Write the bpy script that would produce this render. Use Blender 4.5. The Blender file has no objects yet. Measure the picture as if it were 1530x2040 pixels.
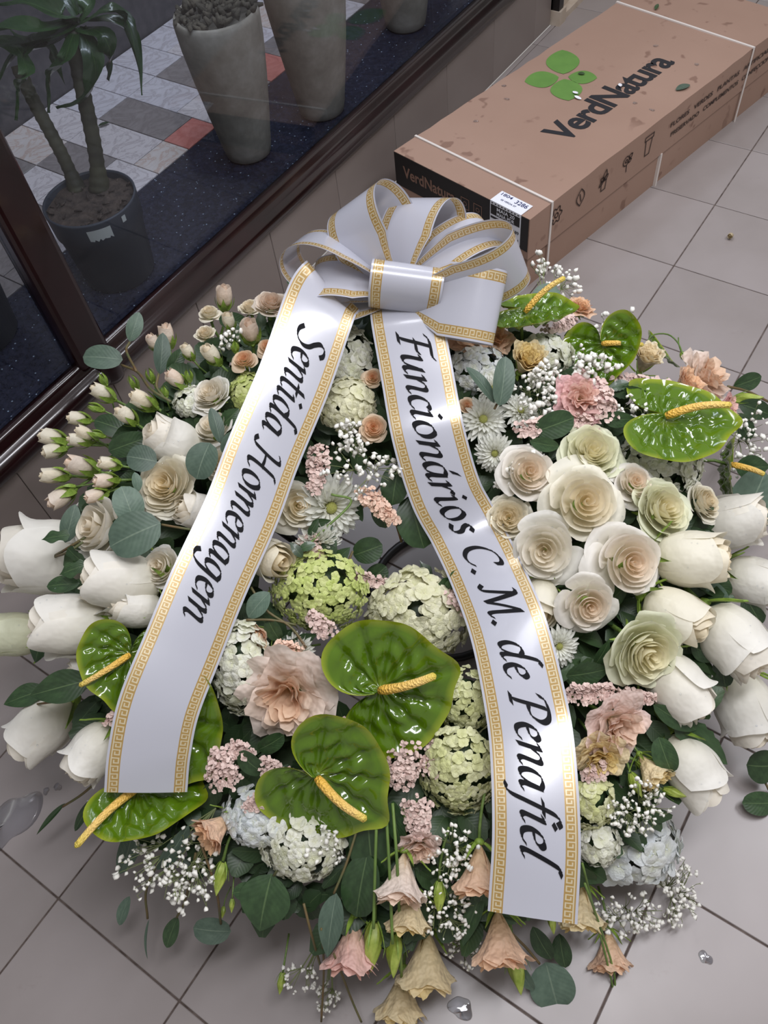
import bpy, bmesh, math, random
from mathutils import Vector, Matrix
from math import sin, cos, pi, sqrt, radians

random.seed(7)
scene = bpy.context.scene
COL = scene.collection

# ------------------------------------------------------------------ camera
F = 1667.6                       # focal length in pixels of the 1530x2040 frame
CAM_H = 1.6
ROT = (Matrix.Rotation(0.711544, 3, 'Z') @ Matrix.Rotation(0.604651, 3, 'X') @ Matrix.Rotation(-0.157792, 3, 'Z'))
cam_data = bpy.data.cameras.new('camera')
cam_data.sensor_fit = 'VERTICAL'
cam_data.sensor_height = 36.0
cam_data.lens = 36.0 * F / 2040.0
cam_data.clip_start = 0.02
cam = bpy.data.objects.new('camera', cam_data)
COL.objects.link(cam)
cam.matrix_world = Matrix.Translation((0, 0, CAM_H)) @ ROT.to_4x4()
scene.camera = cam

# ------------------------------------------------------------------ world, lamps, exposure
world = bpy.data.worlds.new('world')
scene.world = world
world.use_nodes = True
world.node_tree.nodes['Background'].inputs[0].default_value = (1.0, 0.955, 0.93, 1)
world.node_tree.nodes['Background'].inputs[1].default_value = 0.29


def area(name, loc, size, size_y, power, color, rz=0.0):
    d = bpy.data.lights.new(name, 'AREA')
    d.shape = 'RECTANGLE'
    d.size, d.size_y = size, size_y
    d.energy = power
    d.color = color
    o = bpy.data.objects.new(name, d)
    COL.objects.link(o)
    o.location = loc
    o.rotation_euler = (0, 0, rz)
    return o


area('ceiling_tube_lamp', (0.08, 0.55, 2.75), 0.3, 1.3, 27, (0.95, 0.95, 1.0), -0.5)
area('ceiling_tube_lamp', (-1.02, 1.75, 2.75), 0.32, 1.25, 16, (0.93, 0.94, 1.0))
area('ceiling_tube_lamp', (0.75, 1.9, 2.75), 0.32, 1.25, 24, (0.93, 0.94, 1.0))
area('ceiling_tube_lamp', (-1.9, 2.3, 2.4), 0.25, 1.2, 10, (0.85, 0.9, 1.0))
scene.view_settings.view_transform = 'Standard'
scene.view_settings.look = 'None'
scene.view_settings.gamma = 1.0
scene.view_settings.use_curve_mapping = False
scene.view_settings.exposure = 0.35

# ------------------------------------------------------------------ frame of the wreath
E_R = ROT @ Vector((1, 0, 0))
E_U = ROT @ Vector((0, 1, 0))
E_B = ROT @ Vector((0, 0, 1))
CAM = Vector((0, 0, CAM_H))


def ray(px, py):
    return ROT @ Vector(((px - 765) / F, -(py - 1020) / F, -1.0))


def at(px, py, d):
    return CAM + ray(px, py) * d


def on_z(px, py, z):
    r = ray(px, py)
    return CAM + r * ((z - CAM_H) / r.z)


def depth(P):
    return -((P - CAM).dot(E_B))


LEAN = radians(16.5)
WV = (E_U * cos(LEAN) - E_B * sin(LEAN)).normalized()
WN = (E_B * cos(LEAN) + E_U * sin(LEAN)).normalized()
WU = E_R.copy()
TOPH = 0.12
WC = at(785, 1140, 1.345) - WN * TOPH


def prof(r):
    if r > 0.57:
        return -(r - 0.57) * 0.75
    q = (r - 0.33) / 0.27
    return TOPH * sqrt(max(0.0, 1 - q * q))


def surf(px, py, lift=0.0):
    """point where the line of sight meets the domed ring of flowers, raised by lift"""
    r_ = ray(px, py)
    h = TOPH
    P = None
    for _ in range(14):
        t = ((WC + WN * (h + lift)) - CAM).dot(WN) / r_.dot(WN)
        P = CAM + r_ * t
        q = P - WC
        rr = sqrt(q.dot(WU) ** 2 + q.dot(WV) ** 2)
        h = 0.5 * h + 0.5 * prof(rr)
    return P


def facing(px, py, ang=None, tilt=None):
    """direction a bloom looks to: ang on the wreath's face (0 right, 90 up), tilt away from its normal"""
    if ang is None:
        q = surf(px, py) - WC
        x, y = q.dot(WU), q.dot(WV)
        rr = sqrt(x * x + y * y)
        ang = math.degrees(math.atan2(y, x))
        tilt = max(-25, min(70, 95 * (rr - 0.33)))
    a, t = radians(ang), radians(tilt)
    return (E_B * cos(t) + (E_R * cos(a) + E_U * sin(a)) * sin(t)).normalized()


def basis(P, D, scale, spin=0.0):
    z = D.normalized()
    ref = Vector((0, 0, 1)) if abs(z.z) < 0.9 else Vector((1, 0, 0))
    x = ref.cross(z).normalized()
    y = z.cross(x)
    M = Matrix((x, y, z)).transposed().to_4x4()
    return Matrix.Translation(P) @ M @ Matrix.Rotation(spin, 4, 'Z') @ Matrix.Scale(scale, 4)


# ------------------------------------------------------------------ object helpers
def link(name, data, parent=None, mw=None):
    o = bpy.data.objects.new(name, data)
    COL.objects.link(o)
    if parent is not None:
        o.parent = parent
    if mw is not None:
        o.matrix_basis = mw
    return o


def tag(o, label, cat, group=None, kind=None):
    if label:
        o['label'] = label
    if cat:
        o['category'] = cat
    if group:
        o['group'] = group
    if kind:
        o['kind'] = kind
    return o


def thing(name, label, cat, mw, group=None):
    o = link(name, None, None, mw)
    o.empty_display_size = 0.05
    return tag(o, label, cat, group)


def mesh(name, verts, faces, mat=None, uvs=None, smooth=True):
    me = bpy.data.meshes.new(name)
    me.from_pydata([tuple(v) for v in verts], [], faces)
    if smooth:
        me.polygons.foreach_set('use_smooth', [True] * len(me.polygons))
    if uvs is not None:
        ul = me.uv_layers.new(name='UVMap')
        flat = []
        for l in me.loops:
            flat += list(uvs[l.vertex_index])
        ul.data.foreach_set('uv', flat)
    if mat:
        me.materials.append(mat)
    me.update()
    return me


def grid(name, fn, nu, nv, mat=None, close=False):
    vs, uv, fs = [], [], []
    for j in range(nv + 1):
        for i in range(nu + 1):
            u, v = i / nu, j / nv
            vs.append(fn(u, v))
            uv.append((u, v))
    for j in range(nv):
        for i in range(nu):
            a = j * (nu + 1) + i
            fs.append((a, a + 1, a + nu + 2, a + nu + 1))
    return mesh(name, vs, fs, mat, uv)


class Geo:
    """collects pieces that make up ONE part"""

    def __init__(self):
        self.v, self.f, self.uv = [], [], []

    def add(self, vs, fs, uv=None):
        n = len(self.v)
        self.v += [tuple(x) for x in vs]
        self.f += [tuple(i + n for i in f) for f in fs]
        self.uv += list(uv) if uv else [(0.5, 0.5)] * len(vs)

    def box(self, a, b, M=None):
        x0, y0, z0 = a
        x1, y1, z1 = b
        vs = [Vector(c) for c in ((x0, y0, z0), (x1, y0, z0), (x1, y1, z0), (x0, y1, z0), (x0, y0, z1), (x1, y0, z1), (x1, y1, z1), (x0, y1, z1))]
        if M is not None:
            vs = [M @ v for v in vs]
        self.add(vs, [(3, 2, 1, 0), (4, 5, 6, 7), (0, 1, 5, 4), (1, 2, 6, 5), (2, 3, 7, 6), (3, 0, 4, 7)])

    def tube(self, pts, rad, n=6, cap=True):
        pts = [Vector(p) for p in pts]
        if not isinstance(rad, (list, tuple)):
            rad = [rad] * len(pts)
        up = None
        rings, uv = [], []
        for i, p in enumerate(pts):
            t = (pts[min(i + 1, len(pts) - 1)] - pts[max(i - 1, 0)])
            t = t.normalized() if t.length > 1e-9 else Vector((0, 0, 1))
            if up is None:
                up = Vector((0, 0, 1)) if abs(t.z) < 0.9 else Vector((1, 0, 0))
            x = up.cross(t)
            x = x.normalized() if x.length > 1e-6 else t.orthogonal().normalized()
            y = t.cross(x)
            up = y
            for k in range(n):
                a = 2 * pi * k / n
                rings.append(p + (x * cos(a) + y * sin(a)) * rad[i])
                uv.append((k / n, i / max(1, len(pts) - 1)))
        fs = []
        for i in range(len(pts) - 1):
            for k in range(n):
                a, b = i * n + k, i * n + (k + 1) % n
                fs.append((a, b, b + n, a + n))
        if cap:
            fs.append(tuple(range(n))[::-1])
            m = (len(pts) - 1) * n
            fs.append(tuple(range(m, m + n)))
        self.add(rings, fs, uv)

    def lathe(self, prof_, n=32, center=(0, 0)):
        vs, fs, uv = [], [], []
        for i, (r, z) in enumerate(prof_):
            for k in range(n):
                a = 2 * pi * k / n
                vs.append((center[0] + r * cos(a), center[1] + r * sin(a), z))
                uv.append((k / n, i / (len(prof_) - 1)))
        for i in range(len(prof_) - 1):
            for k in range(n):
                a, b = i * n + k, i * n + (k + 1) % n
                fs.append((a, b, b + n, a + n))
        self.add(vs, fs, uv)

    def build(self, name, mat, smooth=True):
        return mesh(name, self.v, self.f, mat, self.uv, smooth)


def bevel_box(name, sx, sy, sz, b, mat, seg=1):
    bm = bmesh.new()
    bmesh.ops.create_cube(bm, size=1.0)
    bmesh.ops.scale(bm, vec=(sx, sy, sz), verts=bm.verts)
    bmesh.ops.bevel(bm, geom=bm.edges[:], offset=b, segments=seg, affect='EDGES', profile=0.5)
    me = bpy.data.meshes.new(name)
    bm.to_mesh(me)
    bm.free()
    me.materials.append(mat)
    return me


def catmull(pts, n):
    pts = [Vector(p) for p in pts]
    P = [pts[0] * 2 - pts[1]] + pts + [pts[-1] * 2 - pts[-2]]
    out = []
    segs = len(pts) - 1
    for i in range(n + 1):
        t = i / n * segs
        k = min(int(t), segs - 1)
        t -= k
        a, b, c, d = P[k], P[k + 1], P[k + 2], P[k + 3]
        out.append(0.5 * ((2 * b) + (c - a) * t + (2 * a - 5 * b + 4 * c - d) * t * t + (3 * b - a - 3 * c + d) * t ** 3))
    return out


# ------------------------------------------------------------------ materials
def srgb(r, g, b):
    def f(c):
        c /= 255.0
        return c / 12.92 if c <= 0.04045 else ((c + 0.055) / 1.055) ** 2.4
    return (f(r), f(g), f(b), 1.0)


class NT:
    def __init__(self, name):
        self.m = bpy.data.materials.new(name)
        self.m.use_nodes = True
        self.t = self.m.node_tree
        self.p = self.t.nodes['Principled BSDF']
        self.out = self.t.nodes['Material Output']

    def n(self, kind, **kw):
        nd = self.t.nodes.new(kind)
        for k, v in kw.items():
            if k.startswith('i_'):
                key = k[2:].replace('_', ' ')
                s = nd.inputs[int(key)] if key.isdigit() else nd.inputs[key]
                if hasattr(v, 'is_linked') or hasattr(v, 'links'):
                    self.t.links.new(v, s)
                else:
                    s.default_value = v
            else:
                setattr(nd, k, v)
        return nd

    def l(self, a, b):
        self.t.links.new(a, b)

    def math(self, op, a, b=0.0, c=0.0):
        nd = self.t.nodes.new('ShaderNodeMath')
        nd.operation = op
        for i, x in enumerate((a, b, c)):
            if hasattr(x, 'links'):
                self.t.links.new(x, nd.inputs[i])
            else:
                nd.inputs[i].default_value = x
        return nd.outputs[0]

    def mix(self, fac, a, b, mode='MIX'):
        nd = self.t.nodes.new('ShaderNodeMix')
        nd.data_type = 'RGBA'
        nd.blend_type = mode
        for s, x in ((nd.inputs[0], fac), (nd.inputs[6], a), (nd.inputs[7], b)):
            if hasattr(x, 'links'):
                self.t.links.new(x, s)
            else:
                s.default_value = x
        return nd.outputs[2]

    def noise(self, scale, detail=3.0, rough=0.55, coord='Object', dist=0.0):
        tc = self.n('ShaderNodeTexCoord')
        nz = self.n('ShaderNodeTexNoise')
        nz.inputs['Scale'].default_value = scale
        nz.inputs['Detail'].default_value = detail
        nz.inputs['Roughness'].default_value = rough
        nz.inputs['Distortion'].default_value = dist
        self.l(tc.outputs[coord], nz.inputs['Vector'])
        return nz.outputs['Fac']

    def ramp(self, fac, stops):
        r = self.n('ShaderNodeValToRGB')
        els = r.color_ramp.elements
        while len(els) < len(stops):
            els.new(0.5)
        for e, (p, c) in zip(els, stops):
            e.position = p
            e.color = c
        self.l(fac, r.inputs[0])
        return r.outputs[0]

    def bump(self, h, strength=0.3, dist=0.002):
        b = self.n('ShaderNodeBump')
        b.inputs['Strength'].default_value = strength
        b.inputs['Distance'].default_value = dist
        self.l(h, b.inputs['Height'])
        self.l(b.outputs[0], self.p.inputs['Normal'])

    def set(self, **kw):
        for k, v in kw.items():
            s = self.p.inputs[k.replace('_', ' ')]
            if hasattr(v, 'links'):
                self.l(v, s)
            else:
                s.default_value = v
        return self

    def translucent(self, amt, color):
        tr = self.n('ShaderNodeBsdfTranslucent')
        if hasattr(color, 'links'):
            self.l(color, tr.inputs[0])
        else:
            tr.inputs[0].default_value = color
        mx = self.n('ShaderNodeMixShader')
        mx.inputs[0].default_value = amt
        self.l(self.p.outputs[0], mx.inputs[1])
        self.l(tr.outputs[0], mx.inputs[2])
        self.l(mx.outputs[0], self.out.inputs['Surface'])


def plain(name, col, rough=0.5, metal=0.0, coat=0.0, noise=None, bump=None):
    t = NT(name)
    t.set(Roughness=rough, Metallic=metal)
    t.p.inputs['Coat Weight'].default_value = coat
    if noise:
        sc, col2 = noise
        t.set(Base_Color=t.ramp(t.noise(sc), [(0.3, col), (0.7, col2)]))
    else:
        t.set(Base_Color=col)
    if bump:
        t.bump(t.noise(bump[0]), bump[1], bump[2])
    return t.m


def petal_material(name, rough, trans, base_tint, tint_amt, veins=0.0):
    """colour comes from each petal object; the foot of the petal is tinted"""
    t = NT(name)
    oi = t.n('ShaderNodeObjectInfo')
    uv = t.n('ShaderNodeUVMap')
    sep = t.n('ShaderNodeSeparateXYZ')
    t.l(uv.outputs[0], sep.inputs[0])
    foot = t.math('POWER', t.math('SUBTRACT', 1.0, sep.outputs[1]), 2.2)
    c = t.mix(t.math('MULTIPLY', foot, tint_amt), oi.outputs['Color'], base_tint)
    nz = t.noise(9.0, 3.0)
    c = t.mix(t.math('MULTIPLY', nz, 0.1), c, (0.62, 0.55, 0.42, 1), 'MULTIPLY')
    t.set(Base_Color=c, Roughness=rough)
    t.p.inputs['Sheen Weight'].default_value = 0.15
    t.bump(t.noise(5.0, 2.0), 0.12 + veins, 0.03)
    t.translucent(trans, c)
    return t.m


def leaf_material(name, c1, c2, vein, rough, coat=0.0):
    t = NT(name)
    uv = t.n('ShaderNodeUVMap')
    sep = t.n('ShaderNodeSeparateXYZ')
    t.l(uv.outputs[0], sep.inputs[0])
    oi = t.n('ShaderNodeObjectInfo')
    c = t.ramp(t.noise(5.0), [(0.3, c1), (0.7, c2)])
    rnd = t.math('ADD', t.math('MULTIPLY', oi.outputs['Random'], 0.5), 0.72)
    hsv = t.n('ShaderNodeHueSaturation')
    t.l(rnd, hsv.inputs['Value'])
    t.l(c, hsv.inputs['Color'])
    mid = t.math('LESS_THAN', t.math('ABSOLUTE', t.math('SUBTRACT', sep.outputs[0], 0.5)), 0.018)
    c = t.mix(t.math('MULTIPLY', mid, 0.45), hsv.outputs[0], vein)
    t.set(Base_Color=c, Roughness=rough)
    t.p.inputs['Coat Weight'].default_value = coat
    side = t.math('ABSOLUTE', t.math('SUBTRACT', sep.outputs[0], 0.5))
    vv = t.math('SINE', t.math('MULTIPLY', t.math('SUBTRACT', sep.outputs[1], t.math('MULTIPLY', side, 0.6)), 60.0))
    t.bump(vv, 0.05, 0.01)
    t.translucent(0.12, c)
    return t.m


M = {}
M['petal'] = petal_material('rose_petal', 0.5, 0.3, (0.72, 0.66, 0.32, 1), 0.4)
M['ruffle'] = petal_material('ruffled_petal', 0.55, 0.32, (0.8, 0.6, 0.24, 1), 0.55, 0.3)
M['floret'] = petal_material('hydrangea_floret', 0.55, 0.25, (0.66, 0.68, 0.3, 1), 0.45, 0.1)
M['sepal'] = plain('sepal_green', srgb(105, 135, 45), 0.5, noise=(12, srgb(140, 165, 70)))
M['bud_green'] = plain('lisianthus_bud_green', srgb(120, 140, 42), 0.45, noise=(4, srgb(165, 178, 85)))
M['stem'] = plain('flower_stem', srgb(84, 110, 50), 0.5, noise=(15, srgb(112, 138, 66)))
M['dark_stem'] = plain('woody_stem', srgb(110, 82, 52), 0.6, noise=(30, srgb(86, 92, 56)))
M['euc'] = leaf_material('eucalyptus_leaf', srgb(76, 96, 82), srgb(94, 114, 98), srgb(134, 150, 130), 0.5)
M['green_leaf'] = leaf_material('dark_leaf', srgb(40, 62, 36), srgb(58, 84, 50), srgb(108, 132, 86), 0.38, 0.15)
M['bed_leaf'] = leaf_material('bed_leaf', srgb(38, 56, 34), srgb(58, 80, 48), srgb(90, 110, 70), 0.45)
M['pinkfill'] = plain('statice_pink', srgb(204, 176, 168), 0.7, noise=(60, srgb(224, 202, 192)))
M['peachfill'] = plain('statice_peach', srgb(224, 186, 164), 0.7, noise=(60, srgb(238, 208, 188)))
M['gyp'] = plain('gypsophila_white', srgb(236, 234, 226), 0.7)
M['gypstem'] = plain('gypsophila_stem', srgb(120, 130, 84), 0.6)
M['black_ink'] = plain('black_ink', (0.004, 0.004, 0.006, 1), 0.7)
M['black_ink'].node_tree.nodes['Principled BSDF'].inputs['Specular IOR Level'].default_value = 0.2

# ================================================================== SETTING
# ---- floor of separate tiles in dark grout
t = NT('floor_tile')
uvn = t.noise(2.3, 5.0, 0.6)
oi = t.n('ShaderNodeObjectInfo')
base = t.ramp(uvn, [(0.25, srgb(138, 130, 127)), (0.5, srgb(147, 139, 137)), (0.75, srgb(154, 146, 145))])
val = t.math('ADD', t.math('MULTIPLY', oi.outputs['Random'], 0.07), 0.96)
hs = t.n('ShaderNodeHueSaturation')
t.l(val, hs.inputs['Value'])
t.l(base, hs.inputs['Color'])
spots = t.ramp(t.noise(16.0, 4.0, 0.7), [(0.66, (1, 1, 1, 1)), (0.8, (0.86, 0.83, 0.82, 1))])
t.set(Base_Color=t.mix(1.0, hs.outputs[0], spots, 'MULTIPLY'))
t.set(Roughness=t.math('ADD', t.math('MULTIPLY', t.noise(3.0), 0.3), 0.18))
t.bump(t.noise(4.0, 2.0), 0.06, 0.003)
M['tile'] = t.m
M['grout'] = plain('floor_grout', srgb(62, 50, 44), 0.9, noise=(40, srgb(110, 98, 92)))
TX, TY, X0, Y0 = 0.2977, 0.3009, -0.772, -0.174
g = Geo()
g.box((-1.386, -1.6, -0.05), (2.4, 4.6, -0.0025))
floor = tag(link('floor', g.build('floor_bed', M['grout'], False)), 'dark grout bed under the grey floor tiles', None, None, 'structure')
tile_me = bevel_box('floor_tile', TX - 0.0032, TY - 0.0032, 0.02, 0.0012, M['tile'])
for i in range(-3, 8):
    for j in range(-4, 16):
        cx, cy = X0 + TX * (i + 0.5), Y0 + TY * (j + 0.5)
        if i == -3:
            continue
        o = link('floor_tile', tile_me, floor, Matrix.Translation((cx, cy, -0.01)) @ Matrix.Rotation(random.choice((0, pi)), 4, 'Z'))
narrow = bevel_box('floor_tile_cut', 0.0155, TY - 0.0032, 0.02, 0.001, M['tile'])
for j in range(-4, 16):
    link('floor_tile', narrow, floor, Matrix.Translation((-1.376, Y0 + TY * (j + 0.5), -0.01)))

# ---- low wall under the shop window, clad with tall tiles
M['walltile'] = plain('wall_tile', srgb(128, 117, 112), 0.4, noise=(3, srgb(138, 128, 123)))
M['wallgrout'] = plain('wall_grout', srgb(70, 60, 55), 0.9)
XW = -1.386
g = Geo()
g.box((XW - 0.09, -1.6, 0), (XW - 0.006, 2.975, 0.226))
wall = tag(link('wall_left', g.build('wall_left', M['wallgrout'], False)), 'low beige tiled wall under the shop window', None, None, 'structure')
wt = bevel_box('wall_tile', 0.008, 0.3035, 0.224, 0.0012, M['walltile'])
for k in range(-13, 2):
    yc = 2.546 + 0.305 * k + 0.1525
    if yc + 0.1525 > 2.98:
        me = bevel_box('wall_tile_end', 0.008, 0.125, 0.224, 0.0012, M['walltile'])
        link('wall_tile', me, wall, Matrix.Translation((XW - 0.004, 2.912, 0.1135)))
    else:
        link('wall_tile', wt, wall, Matrix.Translation((XW - 0.004, yc, 0.1135)))

# ---- shop window: mahogany frame, rail, mullion, panes
t = NT('mahogany')
t.set(Base_Color=t.ramp(t.noise(7.0, 4.0, 0.6), [(0.3, srgb(20, 8, 9)), (0.7, srgb(34, 13, 15))]), Roughness=0.2)
t.p.inputs['Coat Weight'].default_value = 0.35
t.p.inputs['Coat Roughness'].default_value = 0.1
M['mahogany'] = t.m
window = tag(link('window_1', None), 'shop window with dark mahogany frame and clear panes', None, None, 'structure')
win_prof = [(-0.05, 0.2265), (0.012, 0.2265), (0.02, 0.231), (0.026, 0.242), (0.0265, 0.256), (0.021, 0.268), (0.012, 0.276), (0.004, 0.279), (0.0, 0.284), (-0.002, 0.298), (-0.006, 0.305), (-0.012, 0.308), (-0.022, 0.308), (-0.022, 0.285), (-0.05, 0.285)]


def extrude_y(name, prof_, x0, y0, y1, mat):
    n = len(prof_)
    vs = [(x0 + a, y0, z) for a, z in prof_] + [(x0 + a, y1, z) for a, z in prof_]
    fs = [(i, (i + 1) % n, (i + 1) % n + n, i + n) for i in range(n)]
    fs += [tuple(range(n))[::-1], tuple(range(n, 2 * n))]
    me = mesh(name, vs, fs, mat)
    for p in me.polygons:
        p.use_smooth = len(p.vertices) == 4
    return me


link('bottom_rail', extrude_y('bottom_rail', win_prof, XW, -1.6, 2.975, M['mahogany']), window)
g = Geo()
g.box((-0.05, 0.662, 0.285), (0.006, 0.752, 2.6))
o = link('mullion', g.build('mullion', M['mahogany'], False), window, Matrix.Translation((XW, 0, 0)))
bv = o.modifiers.new('bevel', 'BEVEL')
bv.width, bv.segments = 0.014, 3
g = Geo()
g.lathe([(0.0, 0.228), (0.028, 0.228), (0.031, 0.24), (0.03, 0.3), (0.02, 0.315), (0, 0.318)], 20)
link('mullion_foot', g.build('mullion_foot', M['mahogany']), window, Matrix.Translation((XW + 0.004, 0.722, 0)))
g = Geo()
g.box((-0.05, 2.9, 0.285), (0.006, 2.975, 2.6))
link('mullion', g.build('end_post', M['mahogany'], False), window, Matrix.Translation((XW, 0, 0)))
gt = NT('window_glass')
tr = gt.n('ShaderNodeBsdfTransparent')
tr.inputs[0].default_value = (0.86, 0.89, 0.93, 1)
gl = gt.n('ShaderNodeBsdfGlossy')
gl.inputs['Roughness'].default_value = 0.03
fr = gt.n('ShaderNodeLayerWeight')
fr.inputs['Blend'].default_value = 0.5
mx = gt.n('ShaderNodeMixShader')
gt.l(gt.math('ADD', gt.math('MULTIPLY', gt.math('POWER', fr.outputs['Facing'], 5.0), 0.9), 0.035), mx.inputs[0])
gt.l(tr.outputs[0], mx.inputs[1])
gt.l(gl.outputs[0], mx.inputs[2])
gt.l(mx.outputs[0], gt.out.inputs['Surface'])
M['glass'] = gt.m
for y0, y1 in ((-1.6, 0.662), (0.752, 2.9)):
    g = Geo()
    g.box((XW - 0.03, y0, 0.286), (XW - 0.024, y1, 2.6))
    link('pane', g.build('pane', M['glass'], False), window)

# ---- display floor behind the glass: granite strip, marble offcuts, dark back wall
t = NT('black_granite')
vor = t.n('ShaderNodeTexVoronoi')
tc = t.n('ShaderNodeTexCoord')
t.l(tc.outputs['Object'], vor.inputs['Vector'])
vor.inputs['Scale'].default_value = 75.0
fl = t.math('LESS_THAN', vor.outputs['Distance'], 0.16)
pick = t.math('GREATER_THAN', t.noise(60.0, 1.0), 0.56)
c = t.ramp(t.noise(90.0, 4.0, 0.7), [(0.35, srgb(28, 29, 40)), (0.65, srgb(50, 52, 68))])
c = t.mix(t.math('MULTIPLY', fl, pick), c, srgb(150, 165, 180))
t.set(Base_Color=c, Roughness=0.22)
M['granite'] = t.m
g = Geo()
g.box((-1.795, -1.6, 0.2), (XW - 0.04, 4.0, 0.25))
tag(link('trim_1', g.build('granite_sill', M['granite'], False)), 'black speckled granite sill behind the shop window', None, None, 'structure')
M['mosaicbed'] = plain('mosaic_joint', srgb(70, 68, 72), 0.9)
g = Geo()
g.box((-2.375, -1.6, 0.2), (-1.795, 4.0, 0.2475))
mos = tag(link('floor_display', g.build('mosaic_bed', M['mosaicbed'], False)), 'floor of marble offcuts inside the shop window', None, None, 'structure')


def marble(name, c1, c2, vein):
    t = NT(name)
    nz = t.noise(9.0, 6.0, 0.65, 'Object', 1.6)
    band = t.math('ABSOLUTE', t.math('SUBTRACT', nz, 0.5))
    c = t.ramp(band, [(0.0, tuple(0.5 * a_ + 0.5 * b_ for a_, b_ in zip(vein, c1))), (0.035, c1), (0.25, c2)])
    t.set(Base_Color=c, Roughness=0.3)
    return t.m


MAR = [marble('marble_white', srgb(205, 200, 205), srgb(222, 216, 220), srgb(150, 138, 138)),
       marble('marble_cream', srgb(206, 196, 190), srgb(216, 208, 206), srgb(176, 128, 100)),
       marble('marble_grey', srgb(138, 130, 128), srgb(158, 150, 148), srgb(112, 104, 102)),
       marble('marble_pink', srgb(196, 124, 114), srgb(206, 140, 130), srgb(170, 96, 88)),
       marble('marble_ivory', srgb(214, 206, 206), srgb(200, 190, 190), srgb(136, 122, 124))]
PINK = {(1.46, -1.89): 3, (1.72, -2.1): 2, (1.46, -2.05): 2, (1.85, -1.95): 3, (0.69, -2.1): 3, (0.56, -2.1): 3, (1.59, -1.86): 4}
ys = [-0.35 + 0.131 * k for k in range(34)]
for k in range(len(ys) - 1):
    y0, y1 = ys[k], ys[k + 1]
    x = -2.372
    while x < -1.8:
        wdt = random.choice((0.135, 0.205, 0.205, 0.27, 0.16))
        x1 = min(-1.797, x + wdt)
        if -1.797 - x1 < 0.06:
            x1 = -1.797
        mi = random.choice((0, 0, 1, 4, 0, 1, 4, 2))
        for (py_, px_), v_ in PINK.items():
            if y0 <= py_ + 0.03 < y1 and x <= px_ < x1:
                mi = v_
        me = bevel_box('marble_tile', x1 - x - 0.003, 0.131 - 0.003, 0.012, 0.001, MAR[mi])
        link('marble_tile', me, mos, Matrix.Translation(((x + x1) / 2, (y0 + y1) / 2, 0.245 + random.uniform(0, 0.0006))))
        x = x1
M['backwall'] = plain('display_back', srgb(62, 60, 64), 0.55, noise=(30, srgb(84, 80, 82)), bump=(80, 0.2, 0.002))
g = Geo()
g.box((-2.5, -1.6, 0), (-2.375, 4.6, 1.5))
tag(link('wall_back', g.build('wall_back', M['backwall'], False)), 'dark rear wall of the window display', None, None, 'structure')

# ---- door beyond the window wall
M['darkmetal'] = plain('dark_metal', srgb(26, 22, 22), 0.35)
M['doorwood'] = plain('door_jamb', srgb(190, 178, 164), 0.5, noise=(20, srgb(176, 160, 142)))
door = tag(link('door_1', None), 'pale door jamb with a dark post beyond the window', None, None, 'structure')
g = Geo()
g.box((XW - 0.05, 2.985, 0.0), (XW + 0.0, 3.9, 2.2))
link('jamb', g.build('jamb', M['doorwood'], False), door)
g = Geo()
g.box((XW - 0.02, 2.985, 0.05), (XW + 0.028, 3.02, 2.2))
link('post', g.build('post', M['darkmetal'], False), door)
g = Geo()
g.box((XW - 0.02, 2.98, 0.0), (XW + 0.036, 3.03, 0.05))
g.box((XW + 0.0, 3.03, 0.0), (XW + 0.03, 3.9, 0.022))
link('sill_block', g.build('sill_block', M['doorwood'], False), door)

# ================================================================== CARTON
EL = Vector((0.2079, 0.97815, 0))
EW = Vector((-0.97815, 0.2079, 0))
BO = Vector((-0.7883, 1.6562, 0))
BOXM = Matrix.Translation(BO) @ Matrix((EL, EW, Vector((0, 0, 1)))).transposed().to_4x4()   # x along, y to the left, z up
BL, BWD, BH = 1.26, 0.492, 0.23
t = NT('cardboard')
wet = t.ramp(t.noise(19.0, 2.0, 0.5), [(0.63, (1, 1, 1, 1)), (0.68, (0.66, 0.60, 0.58, 1))])
zone = t.ramp(t.noise(3.0, 1.0), [(0.42, (0, 0, 0, 1)), (0.56, (1, 1, 1, 1))])
cc = t.ramp(t.noise(2.5, 3.0), [(0.3, srgb(148, 119, 103)), (0.7, srgb(157, 128, 112))])
cc = t.mix(zone, cc, t.mix(1.0, cc, wet, 'MULTIPLY'))
t.set(Base_Color=cc, Roughness=0.65)
tcx = t.n('ShaderNodeTexCoord')
wv = t.n('ShaderNodeTexWave')
wv.inputs['Scale'].default_value = 40.0
t.l(tcx.outputs['Object'], wv.inputs['Vector'])
t.bump(wv.outputs['Fac'], 0.04, 0.001)
M['card'] = t.m
M['print_black'] = plain('carton_black_print', srgb(14, 12, 13), 0.5)
M['print_ink'] = plain('carton_ink', srgb(30, 30, 36), 0.55)
M['print_green'] = plain('carton_green_print', srgb(98, 138, 64), 0.55, noise=(20, srgb(88, 128, 58)))
M['print_tan'] = plain('carton_tan_print', srgb(128, 98, 84), 0.6)
M['side_ink'] = plain('carton_side_ink', srgb(52, 36, 30), 0.6)
carton = thing('flower_carton', 'long brown cardboard flower carton with black end and green leaf logo', 'box', BOXM)


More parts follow.
